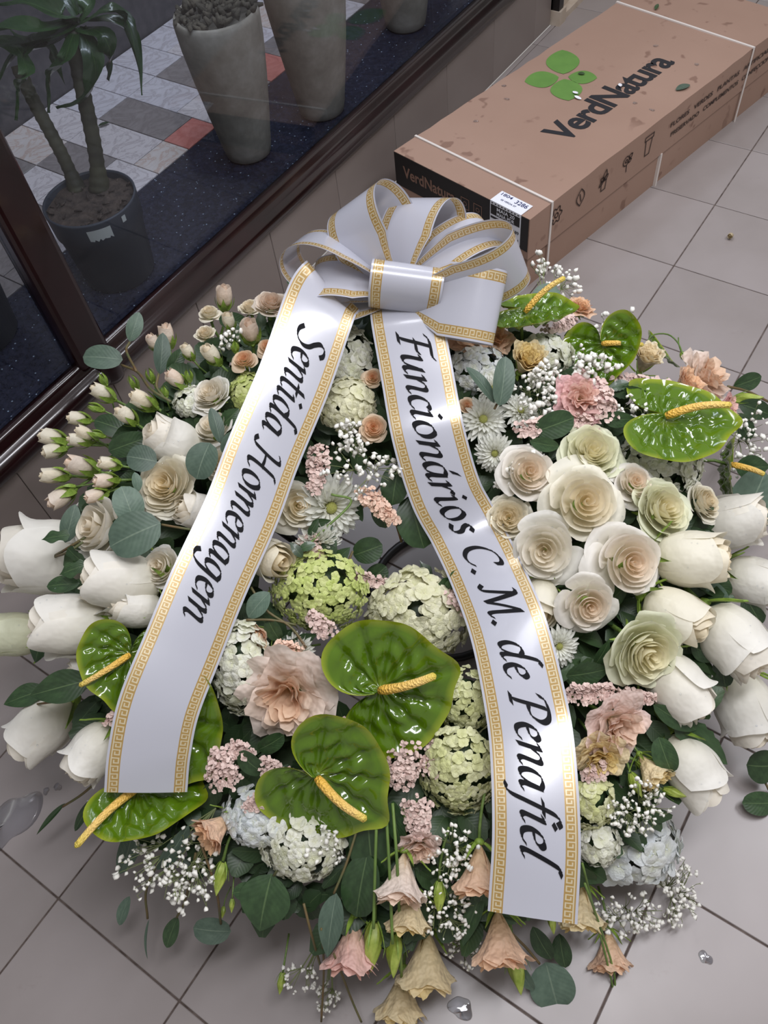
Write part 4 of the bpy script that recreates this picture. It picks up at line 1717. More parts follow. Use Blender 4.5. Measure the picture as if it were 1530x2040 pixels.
# ---- leaves and sprigs
def leaf_mesh(kind, mat):
    nv = 14

    def fn(u, v):
        s = 2 * u - 1
        if kind == 'round':
            w = 0.5 * sqrt(max(0, 1 - (2 * v - 1) ** 2)) * 0.98
        elif kind == 'oval':
            w = 0.5 * sin(pi * v) ** 0.62
        elif kind == 'point':
            w = 0.5 * (sin(pi * v ** 0.75) ** 0.9) * 1.0
        elif kind == 'ivy':
            w = 0.5 * max(0.0, sin(pi * v ** 0.6)) * (1 + 0.35 * cos(9.5 * v)) * 0.85
        else:   # serrated
            w = 0.5 * (sin(pi * v ** 0.8) ** 0.9) * (1 + 0.09 * sin(40 * v))
        return (s * w, v, 0.10 * abs(s) * w + 0.10 * sin(pi * v) * 0.5 - 0.16 * (v - .5) ** 2)
    return grid('leaf', fn, 6, nv, mat)


LM = {(k, m): leaf_mesh(k, M[m]) for k in ('round', 'oval', 'point', 'ivy', 'serr') for m in ('euc', 'green_leaf')}


def add_leaf(root, inv, px, py, L, W, ang, tilt, lift, kind, mat, P=None):
    P = P if P is not None else surf(px, py, lift)
    a = radians(ang)
    y = (E_R * cos(a) + E_U * sin(a))
    z0 = E_B
    x = y.cross(z0)
    q = Matrix.Rotation(radians(tilt), 3, y)
    x, z = q @ x, q @ z0
    s = px2m(P, 1.0)
    m = Matrix.Translation(P - y * L * s * 0.5) @ Matrix((x, y, z)).transposed().to_4x4() @ Matrix.Diagonal((W * s, L * s, (L + W) / 2 * s, 1))
    return link('leaf', LM[(kind, mat)], root, inv @ m)


def sprig(name, label, cat, leaves, stems=(), mat='euc', lift=0.05, group=None, stem_mat='dark_stem', stem_w=2.6):
    P0 = surf(leaves[0][0], leaves[0][1], lift)
    root = thing(name, label, cat, Matrix.Translation(P0), group)
    inv = Matrix.Translation(-P0)
    for lf in leaves:
        px, py, L, W, ang, tilt = lf[:6]
        kind = lf[6] if len(lf) > 6 else 'round'
        add_leaf(root, inv, px, py, L, W, ang, tilt, lift + (lf[7] if len(lf) > 7 else 0), kind, mat)
    for st in stems:
        pts = [surf(x, y, lift - 0.006) for x, y in st]
        g = Geo()
        g.tube([p - P0 for p in (catmull(pts, 4 * len(pts)) if len(pts) > 2 else pts)], px2m(pts[0], stem_w), 6)
        link('stem', g.build('stem', M[stem_mat]), root)
    return root


# ---- gypsophila: branching stems with a cloud of tiny blooms
def puff(g, p, r, rs):
    vs, fs = ico()
    sc = [Vector((v.x, v.y, v.z)) * r * rs.uniform(0.45, 1.4) + p for v in vs]
    g.add(sc, fs)


def gyp(px, py, w, h, n, label, lift=0.03, rpx=7.0, root_to=None, clump=3):
    rs = random.Random(int(px * 7 + py))
    P = surf(px, py, lift)
    s = px2m(P, 1.0)
    root = thing('gypsophila_sprig', label, 'gypsophila', Matrix.Translation(P), 'white gypsophila sprigs')
    fl, st = Geo(), Geo()
    n = int(n * 1.35)
    rpx *= 0.88
    base = (surf(*root_to, lift - 0.06) if root_to else surf(px, py, lift - 0.08)) - P
    nodes = []
    for k in range(7):
        a, r_ = rs.uniform(0, 2 * pi), 0.6 * sqrt(rs.random())
        nd = base.lerp(E_R * (r_ * cos(a) * w / 2 * s) + E_U * (r_ * sin(a) * h / 2 * s), 0.75) - WN * 0.006
        nodes.append(nd)
        st.tube([base, base.lerp(nd, 0.5) + WN * 0.006, nd], [0.0011, 0.0009, 0.0007], 5, False)
    for k in range(n):
        a, r_ = rs.uniform(0, 2 * pi), sqrt(rs.random())
        c_ = E_R * (r_ * cos(a) * w / 2 * s) + E_U * (r_ * sin(a) * h / 2 * s) + WN * rs.uniform(-0.02, 0.018)
        nd = min(nodes, key=lambda q: (q - c_).length)
        mid = nd.lerp(c_, 0.55) + WN * 0.004
        st.tube([nd, mid, c_], [0.0006, 0.0005, 0.0004], 4, False)
        for _ in range(rs.randint(1, clump)):
            q = c_ + Vector((rs.uniform(-1, 1), rs.uniform(-1, 1), rs.uniform(-1, 1))) * (rpx * 1.7 * s)
            if rs.random() < 0.4:
                st.tube([c_, q], 0.0005, 4, False)
            puff(fl, q, rpx * s * rs.uniform(.45, 1.0), rs)
    link('stems', st.build('stems', M['gypstem']), root)
    o = link('blossoms', fl.build('blossoms', M['gyp'], True), root)
    o['kind'] = 'stuff'


def statice(x0, y0, x1, y1, wpx, n, label, lift=0.03, mat='pinkfill', rpx=5.6):
    n = int(n * 2.0)
    rs = random.Random(int(x0 * 3 + y1))
    A, B_ = surf(x0, y0, lift), surf(x1, y1, lift)
    s = px2m(A, 1.0)
    root = thing('statice_spike', label, 'statice', Matrix.Translation(A), 'pink statice spikes')
    g = Geo()
    ax = (B_ - A)
    for k in range(n):
        q = rs.random()
        a = rs.uniform(0, 2 * pi)
        rr = wpx / 2 * s * sqrt(rs.random()) * (1 - 0.45 * q)
        out = (E_R * cos(a) + WN * abs(sin(a)) * 0.9 + E_U * sin(a) * 0.8).normalized()
        c_ = ax * q + out * rr
        # little papery cup: five-sided flared cone with a ragged rim
        d = (out + WN * 0.6 + Vector((rs.uniform(-.5, .5), rs.uniform(-.5, .5), rs.uniform(-.3, .5)))).normalized()
        x = d.orthogonal().normalized()
        y = d.cross(x)
        R_ = rpx * s * rs.uniform(.6, 1.15)
        vs = [c_ - d * R_]
        for i in range(6):
            b_ = i * pi / 3
            vs.append(c_ + (x * cos(b_) + y * sin(b_)) * R_ * rs.uniform(.7, 1.15) + d * R_ * rs.uniform(0, .5))
        vs.append(c_ + d * R_ * 0.1)
        g.add(vs, [(0, 1 + (i + 1) % 6, 1 + i) for i in range(6)] + [(7, 1 + i, 1 + (i + 1) % 6) for i in range(6)])
    o = link('florets', g.build('florets', M[mat], False), root)
    o['kind'] = 'stuff'
    g = Geo()
    g.tube([-WN * 0.03, ax * 0.5 - WN * 0.012, ax], 0.0025, 5)
    link('stem', g.build('stem', M['stem']), root)

# ================================================================== THE FLOWERS
# ---- dense dark greenery under the blooms
def bed():
    g = Geo()
    rs = random.Random(11)
    for k in range(1500):
        a = rs.uniform(0, 2 * pi)
        r_ = 0.175 + 0.365 * sqrt(rs.random())
        hgt = prof(r_) * rs.uniform(0.35, 0.74) - 0.004
        c_ = Vector((r_ * cos(a), r_ * sin(a), hgt))
        d = Vector((cos(a + rs.uniform(-1.3, 1.3)), sin(a + rs.uniform(-1.3, 1.3)), rs.uniform(-.5, .5))).normalized()
        n_ = (Vector((0, 0, 1)) + Vector((rs.uniform(-.7, .7), rs.uniform(-.7, .7), 0))).normalized()
        x = d.cross(n_).normalized()
        n_ = x.cross(d)
        L, W = rs.uniform(0.035, 0.075), rs.uniform(0.012, 0.024)
        vs, uv = [], []
        for j in range(5):
            v = j / 4
            w = W * sin(pi * (0.05 + 0.9 * v)) ** 0.8
            for s in (-1, 0, 1):
                vs.append(c_ + d * (v - .3) * L + x * s * w + n_ * (abs(s) * w * .3 - 0.3 * L * (v - .4) ** 2))
                uv.append((s / 2 + .5, v))
        fs = []
        for j in range(4):
            for i in range(2):
                q = j * 3 + i
                fs.append((q, q + 1, q + 4, q + 3))
        g.add(vs, fs, uv)
    o = link('greenery_bed', g.build('greenery_bed', M['bed_leaf']), None, WM)
    tag(o, 'dense dark green foliage filling the wreath under the blooms', 'foliage', None, 'stuff')


bed()

WR = 'large white roses in the wreath'
ROSES = [  # px, py, size, kind, ang, tilt, tone, lift, label
    # left fan
    (420, 785, 88, 'full', 120, 35, 'white', .0, 'round white rose among spray buds left of the lettered ribbon top'),
    (342, 880, 112, 'urn', 150, 60, 'white', .0, 'white rose pointing left above the open cream-centred rose'),
    (424, 852, 95, 'open', 110, 40, 'white', -.01, 'white rose half behind a eucalyptus leaf beside the left ribbon'),
    (332, 968, 138, 'full', 130, 20, 'cream', .015, 'open white rose with crowded cream centre in the left fan'),
    (392, 1020, 92, 'urn', 160, 50, 'white', .0, 'white rose tucked against the left ribbon edge under the cream-centred rose'),
    (196, 1052, 150, 'open', 160, 42, 'white', .0, 'frilled white rose facing left beside two round eucalyptus leaves'),
    (92, 1112, 185, 'urn', 176, 74, 'white', .015, 'long white rose at the left edge with a small blue-green leaf on it'),
    (238, 1158, 150, 'urn', 172, 66, 'white', .02, 'large white rose lying on its side below the biggest round leaf'),
    (322, 1130, 98, 'open', 150, 25, 'white', .02, 'small open white rose touching the left ribbon under the big round leaf'),
    (140, 1245, 155, 'urn', 178, 68, 'white', .02, 'large white rose on its side above the left dark pointed leaves'),
    (268, 1212, 100, 'urn', 165, 60, 'white', .01, 'white rosebud just above the left anthurium'),
    (30, 1262, 110, 'urn', 180, 80, 'green', .0, 'greenish white rosebud cut by the left picture edge'),
    (82, 1452, 135, 'urn', 225, 75, 'white', .02, 'white rosebud hanging lowest on the left below the dark leaves'),
    (184, 1502, 118, 'urn', 232, 72, 'white', .01, 'white rosebud hanging beside the foot of the left ribbon'),
    (178, 1330, 80, 'urn', 200, 65, 'white', -.03, 'white rose behind the left anthurium spadix'),
    (440, 925, 70, 'full', 120, 20, 'cream', -.01, 'small cream rose peeping from under the left ribbon edge'),
    # inner left
    (592, 1008, 100, 'open', 10, 20, 'cream', -.01, 'cream rose to the right of the left ribbon, level with its middle'),
    (540, 1112, 98, 'urn', -15, 45, 'cream', -.01, 'pale cream rose under the right edge of the left ribbon'),
    # right fan
    (1052, 942, 120, 'open', 60, 12, 'blush', .02, 'open white rose with pinkish heart, first beside the long right ribbon'),
    (1178, 902, 132, 'full', 80, 22, 'green', .01, 'greenish cream ruffled rose at the top of the right fan'),
    (1163, 1002, 165, 'open', 60, 8, 'cream', .035, 'largest open cream rose at the centre of the right fan'),
    (1264, 962, 92, 'open', 70, 20, 'blush', .02, 'small open blush rose right of the largest cream rose'),
    (1014, 1032, 98, 'full', 140, 10, 'cream', .0, 'small cream rose tucked against the long right ribbon'),
    (1320, 1016, 135, 'full', 40, 25, 'green', .025, 'greenish ruffled rose right of the small blush rose'),
    (1404, 1000, 85, 'full', 30, 40, 'cream', .0, 'cream rose behind the greenish ruffled rose, under the hydrangea'),
    (1458, 1040, 135, 'urn', 12, 66, 'white', .02, 'white rose facing right at the upper edge of the right fan'),
    (1086, 1095, 145, 'open', 200, 15, 'white', .025, 'open white rose with long outer petals under the largest cream rose'),
    (1254, 1120, 158, 'open', 0, 10, 'blush', .035, 'big open blush-hearted rose in the middle of the right fan'),
    (1382, 1112, 140, 'urn', -2, 72, 'cream', .03, 'cream rose lying on its side with its mouth to the right'),
    (1172, 1205, 122, 'open', 280, 12, 'blush', .03, 'open blush rose left of the largest ruffled rose'),
    (1350, 1226, 128, 'urn', -32, 62, 'cream', .02, 'cream rose lying on its side above the ruffled rose'),
    (1286, 1298, 165, 'full', -50, 22, 'green', .04, 'large ruffled greenish white rose at the lower end of the right fan'),
    (1352, 1372, 140, 'urn', -48, 72, 'white', .0, 'white rosebud pointing down right behind the large ruffled rose'),
    (1466, 1278, 150, 'urn', -52, 68, 'white', .02, 'smooth white rose on its side near the right edge, lower row'),
    (1508, 1158, 120, 'urn', -20, 70, 'white', .0, 'white rose cut by the right picture edge, level with the ribbon bend'),
    (1488, 1415, 145, 'urn', -75, 72, 'white', .0, 'white rose hanging lowest at the right picture edge'),
    (1380, 1535, 140, 'urn', -58, 74, 'white', -.005, 'white rosebud hanging under the dark ivy leaf on the right'),
    (1078, 1200, 90, 'urn', 260, 50, 'cream', -.01, 'pale cream rosebud half under the long right ribbon'),
]
for i, (px, py, sz, kd, an, ti, tn, lf, lb) in enumerate(ROSES):
    rose('rose', px, py, sz, kd, an, ti, tn, lb, lf, WR)

SR = 'spray roses in the wreath'
SPRAY = [
    (486, 716, 56, 'open', 100, 25, 'peach', .01, 'open peach spray rose beside the top of the left ribbon'),
    (540, 604, 76, 'full', 80, 35, 'pale', .02, 'pale pink spray rose at the very top left, under the bow'),
    (497, 612, 52, 'full', 100, 40, 'bud', .01, 'cream spray rose left of the pale pink one under the bow'),
    (532, 690, 44, 'open', 90, 25, 'peach', .0, 'peach spray rose half under the left ribbon'),
    (416, 622, 50, 'open', 95, 45, 'bud', .01, 'cream open spray rose at the upper left rim'),
    (408, 664, 48, 'full', 100, 35, 'bud', .01, 'cream spray rose below the upper left rim'),
    (742, 752, 42, 'open', 90, 8, 'peach', .0, 'small peach spray rose between the two ribbons, upper one'),
    (744, 852, 64, 'open', 80, 5, 'peach', .01, 'larger peach spray rose between the two ribbons, lower one'),
    (930, 808, 38, 'open', 60, 12, 'peach', .0, 'tiny peach spray rose right of the long ribbon'),
    (421, 706, 50, 'bud', 130, 50, 'bud', .01, 'half-open cream spray rose right of the upright eucalyptus leaf'),
    (498, 660, 58, 'bud', 95, 40, 'pale', .02, 'pale pink spray rosebud with green sepals near the ribbon top'),
    (447, 592, 52, 'bud', 85, 55, 'pale', .01, 'pale spray rosebud standing highest on the upper left rim'),
]
for (px, py, sz, kd, an, ti, tn, lf, lb) in SPRAY:
    rose('spray_rose', px, py, sz, kd, an, ti, tn, lb, lf, SR, 'spray rose', stem='thin')
BUDS = [
    (332, 668, 50, 95, 62, 'pale', 'pink-tipped rosebud just above the upright eucalyptus leaf'),
    (306, 682, 38, 120, 60, 'pale', 'small pink rosebud left of the upright eucalyptus leaf'),
    (350, 755, 48, 140, 60, 'pale', 'pinkish rosebud just below the upright eucalyptus leaf'),
    (284, 797, 56, 150, 62, 'bud', 'cream rosebud pointing left between the leaf sprig and the white roses'),
    (250, 828, 50, 140, 62, 'bud', 'cream rosebud below the pale leaf sprig, second from the white roses'),
    (203, 782, 50, 150, 68, 'bud', 'cream rosebud under the large horizontal eucalyptus leaf'),
    (155, 834, 44, 172, 70, 'bud', 'slim closed bud pointing left on a long bare stalk'),
    (170, 864, 44, 150, 66, 'bud', 'small half-hidden bud under the slim stalked bud'),
    (103, 872, 54, 165, 70, 'bud', 'uppermost rosebud of the far left pair'),
    (106, 898, 46, 195, 70, 'bud', 'lower rosebud of the far left pair'),
    (156, 877, 46, 170, 68, 'bud', 'bud with yellowish tip beside the far left pair'),
    (160, 928, 64, 160, 62, 'pale', 'largest cream-pink bud of the left fringe'),
    (106, 948, 54, 180, 68, 'bud', 'white rosebud with spread sepals at the left fringe'),
    (209, 958, 50, 185, 55, 'pale', 'beige-pink bud next to the round eucalyptus leaves'),
    (120, 992, 58, 215, 66, 'pale', 'cream-pink bud drooping lowest in the left fringe'),
    (190, 987, 46, 200, 60, 'pale', 'small pink bud above the frilled white rose'),
    (216, 924, 44, 170, 58, 'bud', 'brownish cream bud behind the largest fringe bud'),
    (374, 700, 36, 120, 55, 'bud', 'small cream bud right of the upright eucalyptus leaf'),
    (455, 640, 40, 100, 50, 'bud', 'cream bud in the middle of the upper left rim'),
]
for (px, py, sz, an, ti, tn, lb) in BUDS:
    rose('rose_bud', px, py, sz, 'bud', an, ti, tn, lb, .015, 'rosebuds of the left fringe', 'flower bud', stem='thin')
for (px, py, sz, an, ti, lb) in [(266, 762, 36, 110, 50, 'plump green bud left of the upright eucalyptus leaf'), (300, 748, 34, 100, 50, 'plump green bud touching the upright eucalyptus leaf'), (205, 755, 30, 110, 62, 'tiny pointed green bud under the large horizontal leaf'),
                                 (190, 812, 34, 160, 62, 'tight green bud above the slim stalked bud'), (135, 970, 28, 185, 66, 'tiny green bud low in the left fringe'), (376, 748, 30, 90, 45, 'tiny green bud above the round white rose'),
                                 (328, 780, 28, 95, 50, 'pointed green bud right of the cream buds'), (468, 690, 30, 90, 45, 'green bud left of the open peach spray rose'), (195, 865, 30, 160, 60, 'green bud half hidden behind the fringe stalks')]:
    green_bud(px, py, sz, an, ti, lb, .015, 'green rosebuds of the left fringe')

HYD = [  # px, py, w, h, n, floret px, tone, lift, ang, tilt, label
    (692, 700, 95, 130, 34, 40, 'greenwhite', -.005, 90, 15, 'cream-white hydrangea head between the ribbon tops'),
    (690, 800, 110, 110, 34, 44, 'cream', .0, 90, 8, 'loose cream hydrangea head left of the peach spray rose'),
    (626, 1188, 200, 170, 150, 25, 'lime', .015, 230, 10, 'lime green hydrangea head in the middle under the wreath opening'),
    (835, 1240, 215, 190, 90, 44, 'cream', .01, 250, 10, 'creamy white hydrangea head behind the central anthurium'),
    (928, 1415, 110, 150, 62, 28, 'limecream', .0, 270, 15, 'lime hydrangea head right of the central anthurium, upper one'),
    (918, 1560, 160, 200, 100, 30, 'limecream', .005, 270, 20, 'lime hydrangea head along the long ribbon, lower one'),
    (472, 1340, 115, 190, 54, 42, 'white', .0, 220, 10, 'white hydrangea head between the left ribbon and the big pink lisianthus'),
    (510, 1655, 150, 110, 40, 46, 'blue', .0, 260, 25, 'pale blue-white hydrangea below the lower left anthurium'),
    (598, 1718, 170, 150, 74, 36, 'white', .005, 265, 30, 'creamy white hydrangea head lowest left of centre'),
    (955, 718, 120, 100, 46, 32, 'blue', .0, 80, 20, 'pale blue hydrangea head beside the top of the long ribbon'),
    (1092, 690, 120, 75, 36, 36, 'greenwhite', .0, 80, 30, 'greenish white hydrangea under the top right anthurium'),
    (1335, 912, 190, 130, 84, 34, 'greenwhite', .0, 60, 25, 'white hydrangea head under the large right anthurium'),
    (1185, 1620, 90, 130, 36, 36, 'limecream', -.005, 280, 25, 'yellow-green hydrangea just right of the ribbon end'),
    (1275, 1720, 200, 150, 46, 62, 'blue', .01, 290, 30, 'large-petalled white hydrangea at the lower right'),
    (490, 775, 80, 90, 30, 28, 'lime', -.01, 110, 20, 'small lime hydrangea cluster left of the left ribbon'),
    (372, 790, 70, 70, 22, 28, 'greenwhite', -.01, 120, 35, 'small pale green hydrangea cluster between the buds and the round white rose'),
    (1200, 1700, 80, 90, 22, 40, 'white', -.01, 280, 25, 'pale hydrangea cluster under the ribbon end'),
]
for (px, py, w, h, n, fz, tn, lf, an, ti, lb) in HYD:
    hydrangea(px, py, w, h, n, fz, tn, lb, lf, an, ti)

for a in [(965, 832, 105, 'white chrysanthemum right of the long ribbon, upper one', 60, 12), (985, 905, 85, 'white chrysanthemum just above the first open rose of the right fan', 230, 20),
          (665, 1015, 150, 'large white chrysanthemum left of the wreath opening', 330, 30), (636, 1092, 105, 'smaller white chrysanthemum under the large one by the opening', 300, 45),
          (1118, 1290, 90, 'white chrysanthemum right of the long ribbon, lower one', 340, 15), (1040, 815, 80, 'white chrysanthemum next to the dark leaf on the upper right', 70, 20),
          (590, 1300, 80, 'white chrysanthemum half hidden above the big pink lisianthus', 200, 25), (985, 770, 70, 'small white chrysanthemum under the tilted eucalyptus leaves', 70, 20)]:
    mum(a[0], a[1], a[2], a[3], a[4], a[5])

LISI = [  # px, py, size, open, tone, ang, tilt, lift, label
    (572, 1385, 190, True, 'blush', 230, 15, .02, 'biggest pale pink ruffled lisianthus left of the central anthurium'),
    (930, 652, 110, True, 'peach', 90, 20, .01, 'orange-peach ruffled bloom beside the top of the long ribbon'),
    (985, 672, 80, True, 'peach', 60, 25, .0, 'second peach bloom, right of the top of the long ribbon'),
    (1048, 722, 80, False, 'yellow', 60, 30, .005, 'yellow-cream bloom over the greenish hydrangea at upper right'),
    (1158, 792, 105, True, 'rosepink', 70, 12, .015, 'rose pink lisianthus with yellow heart at upper right'),
    (1408, 752, 125, True, 'blush', 30, 45, .01, 'large blush lisianthus at the right rim'),
    (1362, 775, 80, False, 'peach', 40, 50, .0, 'peach bloom behind the large blush lisianthus'),
    (1286, 718, 70, False, 'cream', 75, 40, .01, 'cream-yellow bloom near the second top right anthurium'),
    (1158, 612, 60, True, 'peach', 70, 45, .0, 'small peach bloom behind the top right anthurium'),
    (1440, 815, 60, False, 'rosepink', 10, 55, .0, 'pink bloom at the right rim above the large anthurium'),
    (1232, 1448, 140, True, 'pink', 320, 25, .015, 'pink-edged yellow lisianthus right of the ribbon end'),
    (1195, 1510, 110, True, 'yellow', 270, 25, .005, 'peach-yellow lisianthus just right of the lettered ribbon end'),
    (1295, 1535, 80, False, 'yellow', 300, 60, .0, 'yellow bloom between the pink lisianthus and a hanging white rosebud'),
    (432, 1650, 90, False, 'peach', 215, 55, .0, 'peach bloom left of the pale blue hydrangea'),
    (800, 1752, 115, False, 'blush', 262, 62, .01, 'pale pink bloom hanging under the centre stems'),
    (835, 1690, 85, True, 'pink', 270, 30, .0, 'small pink ruffled bloom below the lower statice'),
    (955, 1735, 115, False, 'peach', 268, 70, .01, 'peach bloom hanging left of the ribbon end'),
    (996, 1872, 125, False, 'peach', 272, 66, .015, 'peach bell-shaped bloom hanging under the ribbon end'),
    (1160, 1810, 100, False, 'yellow', 268, 70, .0, 'yellow bloom hanging right of the ribbon end'),
    (702, 1885, 120, False, 'dusk', 266, 70, -.01, 'dusky pink bloom hanging in the shade at the bottom'),
    (850, 1915, 130, False, 'yellow', 268, 74, .0, 'yellow closed bloom hanging near the bottom edge'),
    (800, 1985, 110, False, 'yellow', 265, 74, -.01, 'yellow bloom hanging lowest at the bottom picture edge'),
    (815, 1815, 100, False, 'yellow', 265, 70, -.01, 'yellow-peach bloom behind the hanging green bud'),
    (1215, 1895, 90, False, 'peach', 270, 70, -.01, 'small peach bloom hanging behind the trailing stems on the lower right'),
    (520, 1265, 60, False, 'peach', 200, 35, -.005, 'small peach bud beside the left ribbon near the white hydrangea'),
]
for (px, py, sz, op, tn, an, ti, lf, lb) in LISI:
    lisianthus(px, py, sz, op, tn, lb, an, ti, lf)

for a in [(437, 1752, 62, 262, 65, 'striped green bud at the lower left fringe'), (462, 1805, 26, 270, 70, 'tiny round bud on a thread-like stem, lower left'), (444, 1818, 22, 265, 70, 'second tiny round bud on a thread-like stem, lower left'),
          (742, 1888, 90, 266, 74, 'long pale green bud hanging on straight stems at the bottom'), (785, 1905, 80, 268, 74, 'yellow-green bud right of the long pale hanging bud'), (1030, 1935, 85, 278, 66, 'bright green folded bud under the peach bell'),
          (1186, 1455, 55, 200, 40, 'round green bud right of the lettering end'), (1300, 1530, 60, 340, 55, 'green sepalled bud beside the yellow bloom on the right'), (1268, 1565, 50, 290, 60, 'pointed green bud above the right gypsophila'),
          (1490, 795, 60, 5, 65, 'slim green bud at the right edge below the blush lisianthus'), (1362, 712, 26, 280, 60, 'tiny bud drooping on an arched stem at the right rim'), (875, 1790, 60, 268, 60, 'dark green bud in the gypsophila below centre'),
          (1345, 1580, 45, 350, 60, 'small green bud under the hanging white rosebud on the right'), (1100, 1840, 40, 275, 60, 'small green bud under the ribbon end'), (1228, 1975, 46, 275, 72, 'round green bud at the end of the trailing stems'), (1210, 2022, 32, 260, 72, 'last small bud of the trailing stems at the bottom edge'),
          (560, 1960, 40, 262, 72, 'dark bud hanging at the bottom left of centre')]:
    lis_bud(*a)

ANTH = [  # base, tip, width, label, ang, tilt, spadix(tip x, y, length px), lift, cup, fold, seed
    ((757, 1372), (890, 1330), 262, 'large glossy green anthurium at the centre with cream spadix', 250, 10, (862, 1336, 112), .055, .03, .0, 0),
    ((634, 1545), (755, 1630), 262, 'green anthurium below the central one, its tip to the lower right', 245, 16, (730, 1612, 116), .05, .03, .05, 1),
    ((258, 1303), (228, 1440), 180, 'green anthurium left of the left ribbon with spadix pointing down left', 0, 22, (172, 1357, 100), .03, .03, .0, 2),
    ((330, 1430), (440, 1500), 250, 'green anthurium showing its rim right of the left ribbon', 180, 24, None, -.025, .04, .0, 3),
    ((275, 1575), (425, 1600), 225, 'green anthurium seen edge-on under the left ribbon end', 86, 60, (198, 1642, 104, 1.1), -.0, .02, .0, 4),
    ((1046, 628), (1100, 655), 170, 'green anthurium at the top right, beside the bow', 100, 58, (1113, 572, 92), .03, .12, .0, 5),
    ((1202, 686), (1215, 760), 150, 'green anthurium right of the top right one, spadix to the right', 170, 40, (1262, 692, 72), .03, .14, .0, 6),
    ((1325, 835), (1440, 870), 225, 'large green anthurium above the right rose fan', 95, 42, (1435, 818, 112), .04, .05, .06, 7),
    ((1450, 925), (1425, 1000), 165, 'folded green anthurium at the right rim under the large one', 0, 74, (1506, 946, 60), .0, .1, .2, 8),
    ((1310, 690), (1330, 740), 95, 'small dark green anthurium turned away at the right rim', 40, 65, None, .0, .1, .1, 9),
]
for (b_, tp, W, lb, an, ti, sp, lf, cu, fo, sd) in ANTH:
    anthurium(b_[0], b_[1], tp[0], tp[1], W, lb, an, ti, sp, lf, cu, fo, sd)

for a in [(640, 900, 622, 985, 55, 110, 'pink statice beside the left ribbon above the opening', .01), (612, 1075, 640, 1110, 45, 60, 'pink statice left of the wreath opening', .0),
          (700, 1150, 790, 1170, 50, 90, 'pink statice along the lower rim of the opening, left part', .01), (790, 1165, 905, 1195, 50, 100, 'pink statice along the lower rim of the opening, right part', .01),
          (655, 1260, 620, 1225, 55, 70, 'pink statice right under the lime hydrangea', .015), (445, 1555, 440, 1500, 80, 130, 'pink statice beside the foot of the left ribbon', .0), (490, 1500, 465, 1480, 50, 50, 'small pink statice above the foot of the left ribbon', .0),
          (575, 1560, 530, 1520, 80, 110, 'beige-pink statice left of the lower anthurium', .0), (520, 1590, 495, 1610, 50, 60, 'pink statice at the left lobe of the lower anthurium', .01), (810, 1500, 800, 1560, 90, 130, 'pink statice under the central anthurium', .0),
          (855, 1530, 870, 1480, 60, 70, 'pink statice right of the central anthurium lobe', .0), (830, 1600, 835, 1665, 70, 110, 'pink statice above the hanging pale pink bloom', .005), (1140, 1385, 1215, 1375, 70, 130, 'pink statice right of the ribbon, above the pink lisianthus', .01),
          (1245, 1385, 1295, 1392, 55, 70, 'pink statice beneath the large ruffled rose', .0), (1200, 825, 1190, 770, 80, 130, 'dusty pink statice beside the rose pink lisianthus', .01), (1340, 775, 1225, 752, 40, 110, 'pale pink statice spike under the cream-yellow bloom', .015),
          (1040, 862, 1085, 842, 55, 80, 'pink statice between chrysanthemums at upper right', .01), (930, 1215, 905, 1180, 50, 60, 'pink statice against the long ribbon right of the opening', .0), (1100, 655, 1140, 640, 50, 60, 'pale statice behind the second top right anthurium', .0),
          (1180, 850, 1120, 830, 50, 60, 'pink statice above the greenish ruffled rose', .0), (1200, 1530, 1170, 1545, 60, 60, 'pink statice just right of the ribbon end border', .0), (225, 1440, 235, 1420, 40, 30, 'tiny pink statice left of the left ribbon', .02)]:
    statice(*a)
for a in [(730, 985, 785, 1040, 52, 130, 'peach statice spike hanging over the wreath opening', .01, 'peachfill'), (905, 650, 940, 620, 60, 70, 'peach statice at the top beside the knot', .0, 'peachfill'), (585, 1300, 560, 1285, 60, 60, 'peach statice above the big pink lisianthus', .0, 'peachfill'), (700, 1440, 690, 1480, 50, 50, 'dim pink statice between the two large anthuriums', -.01, 'pinkfill')]:
    statice(*a)

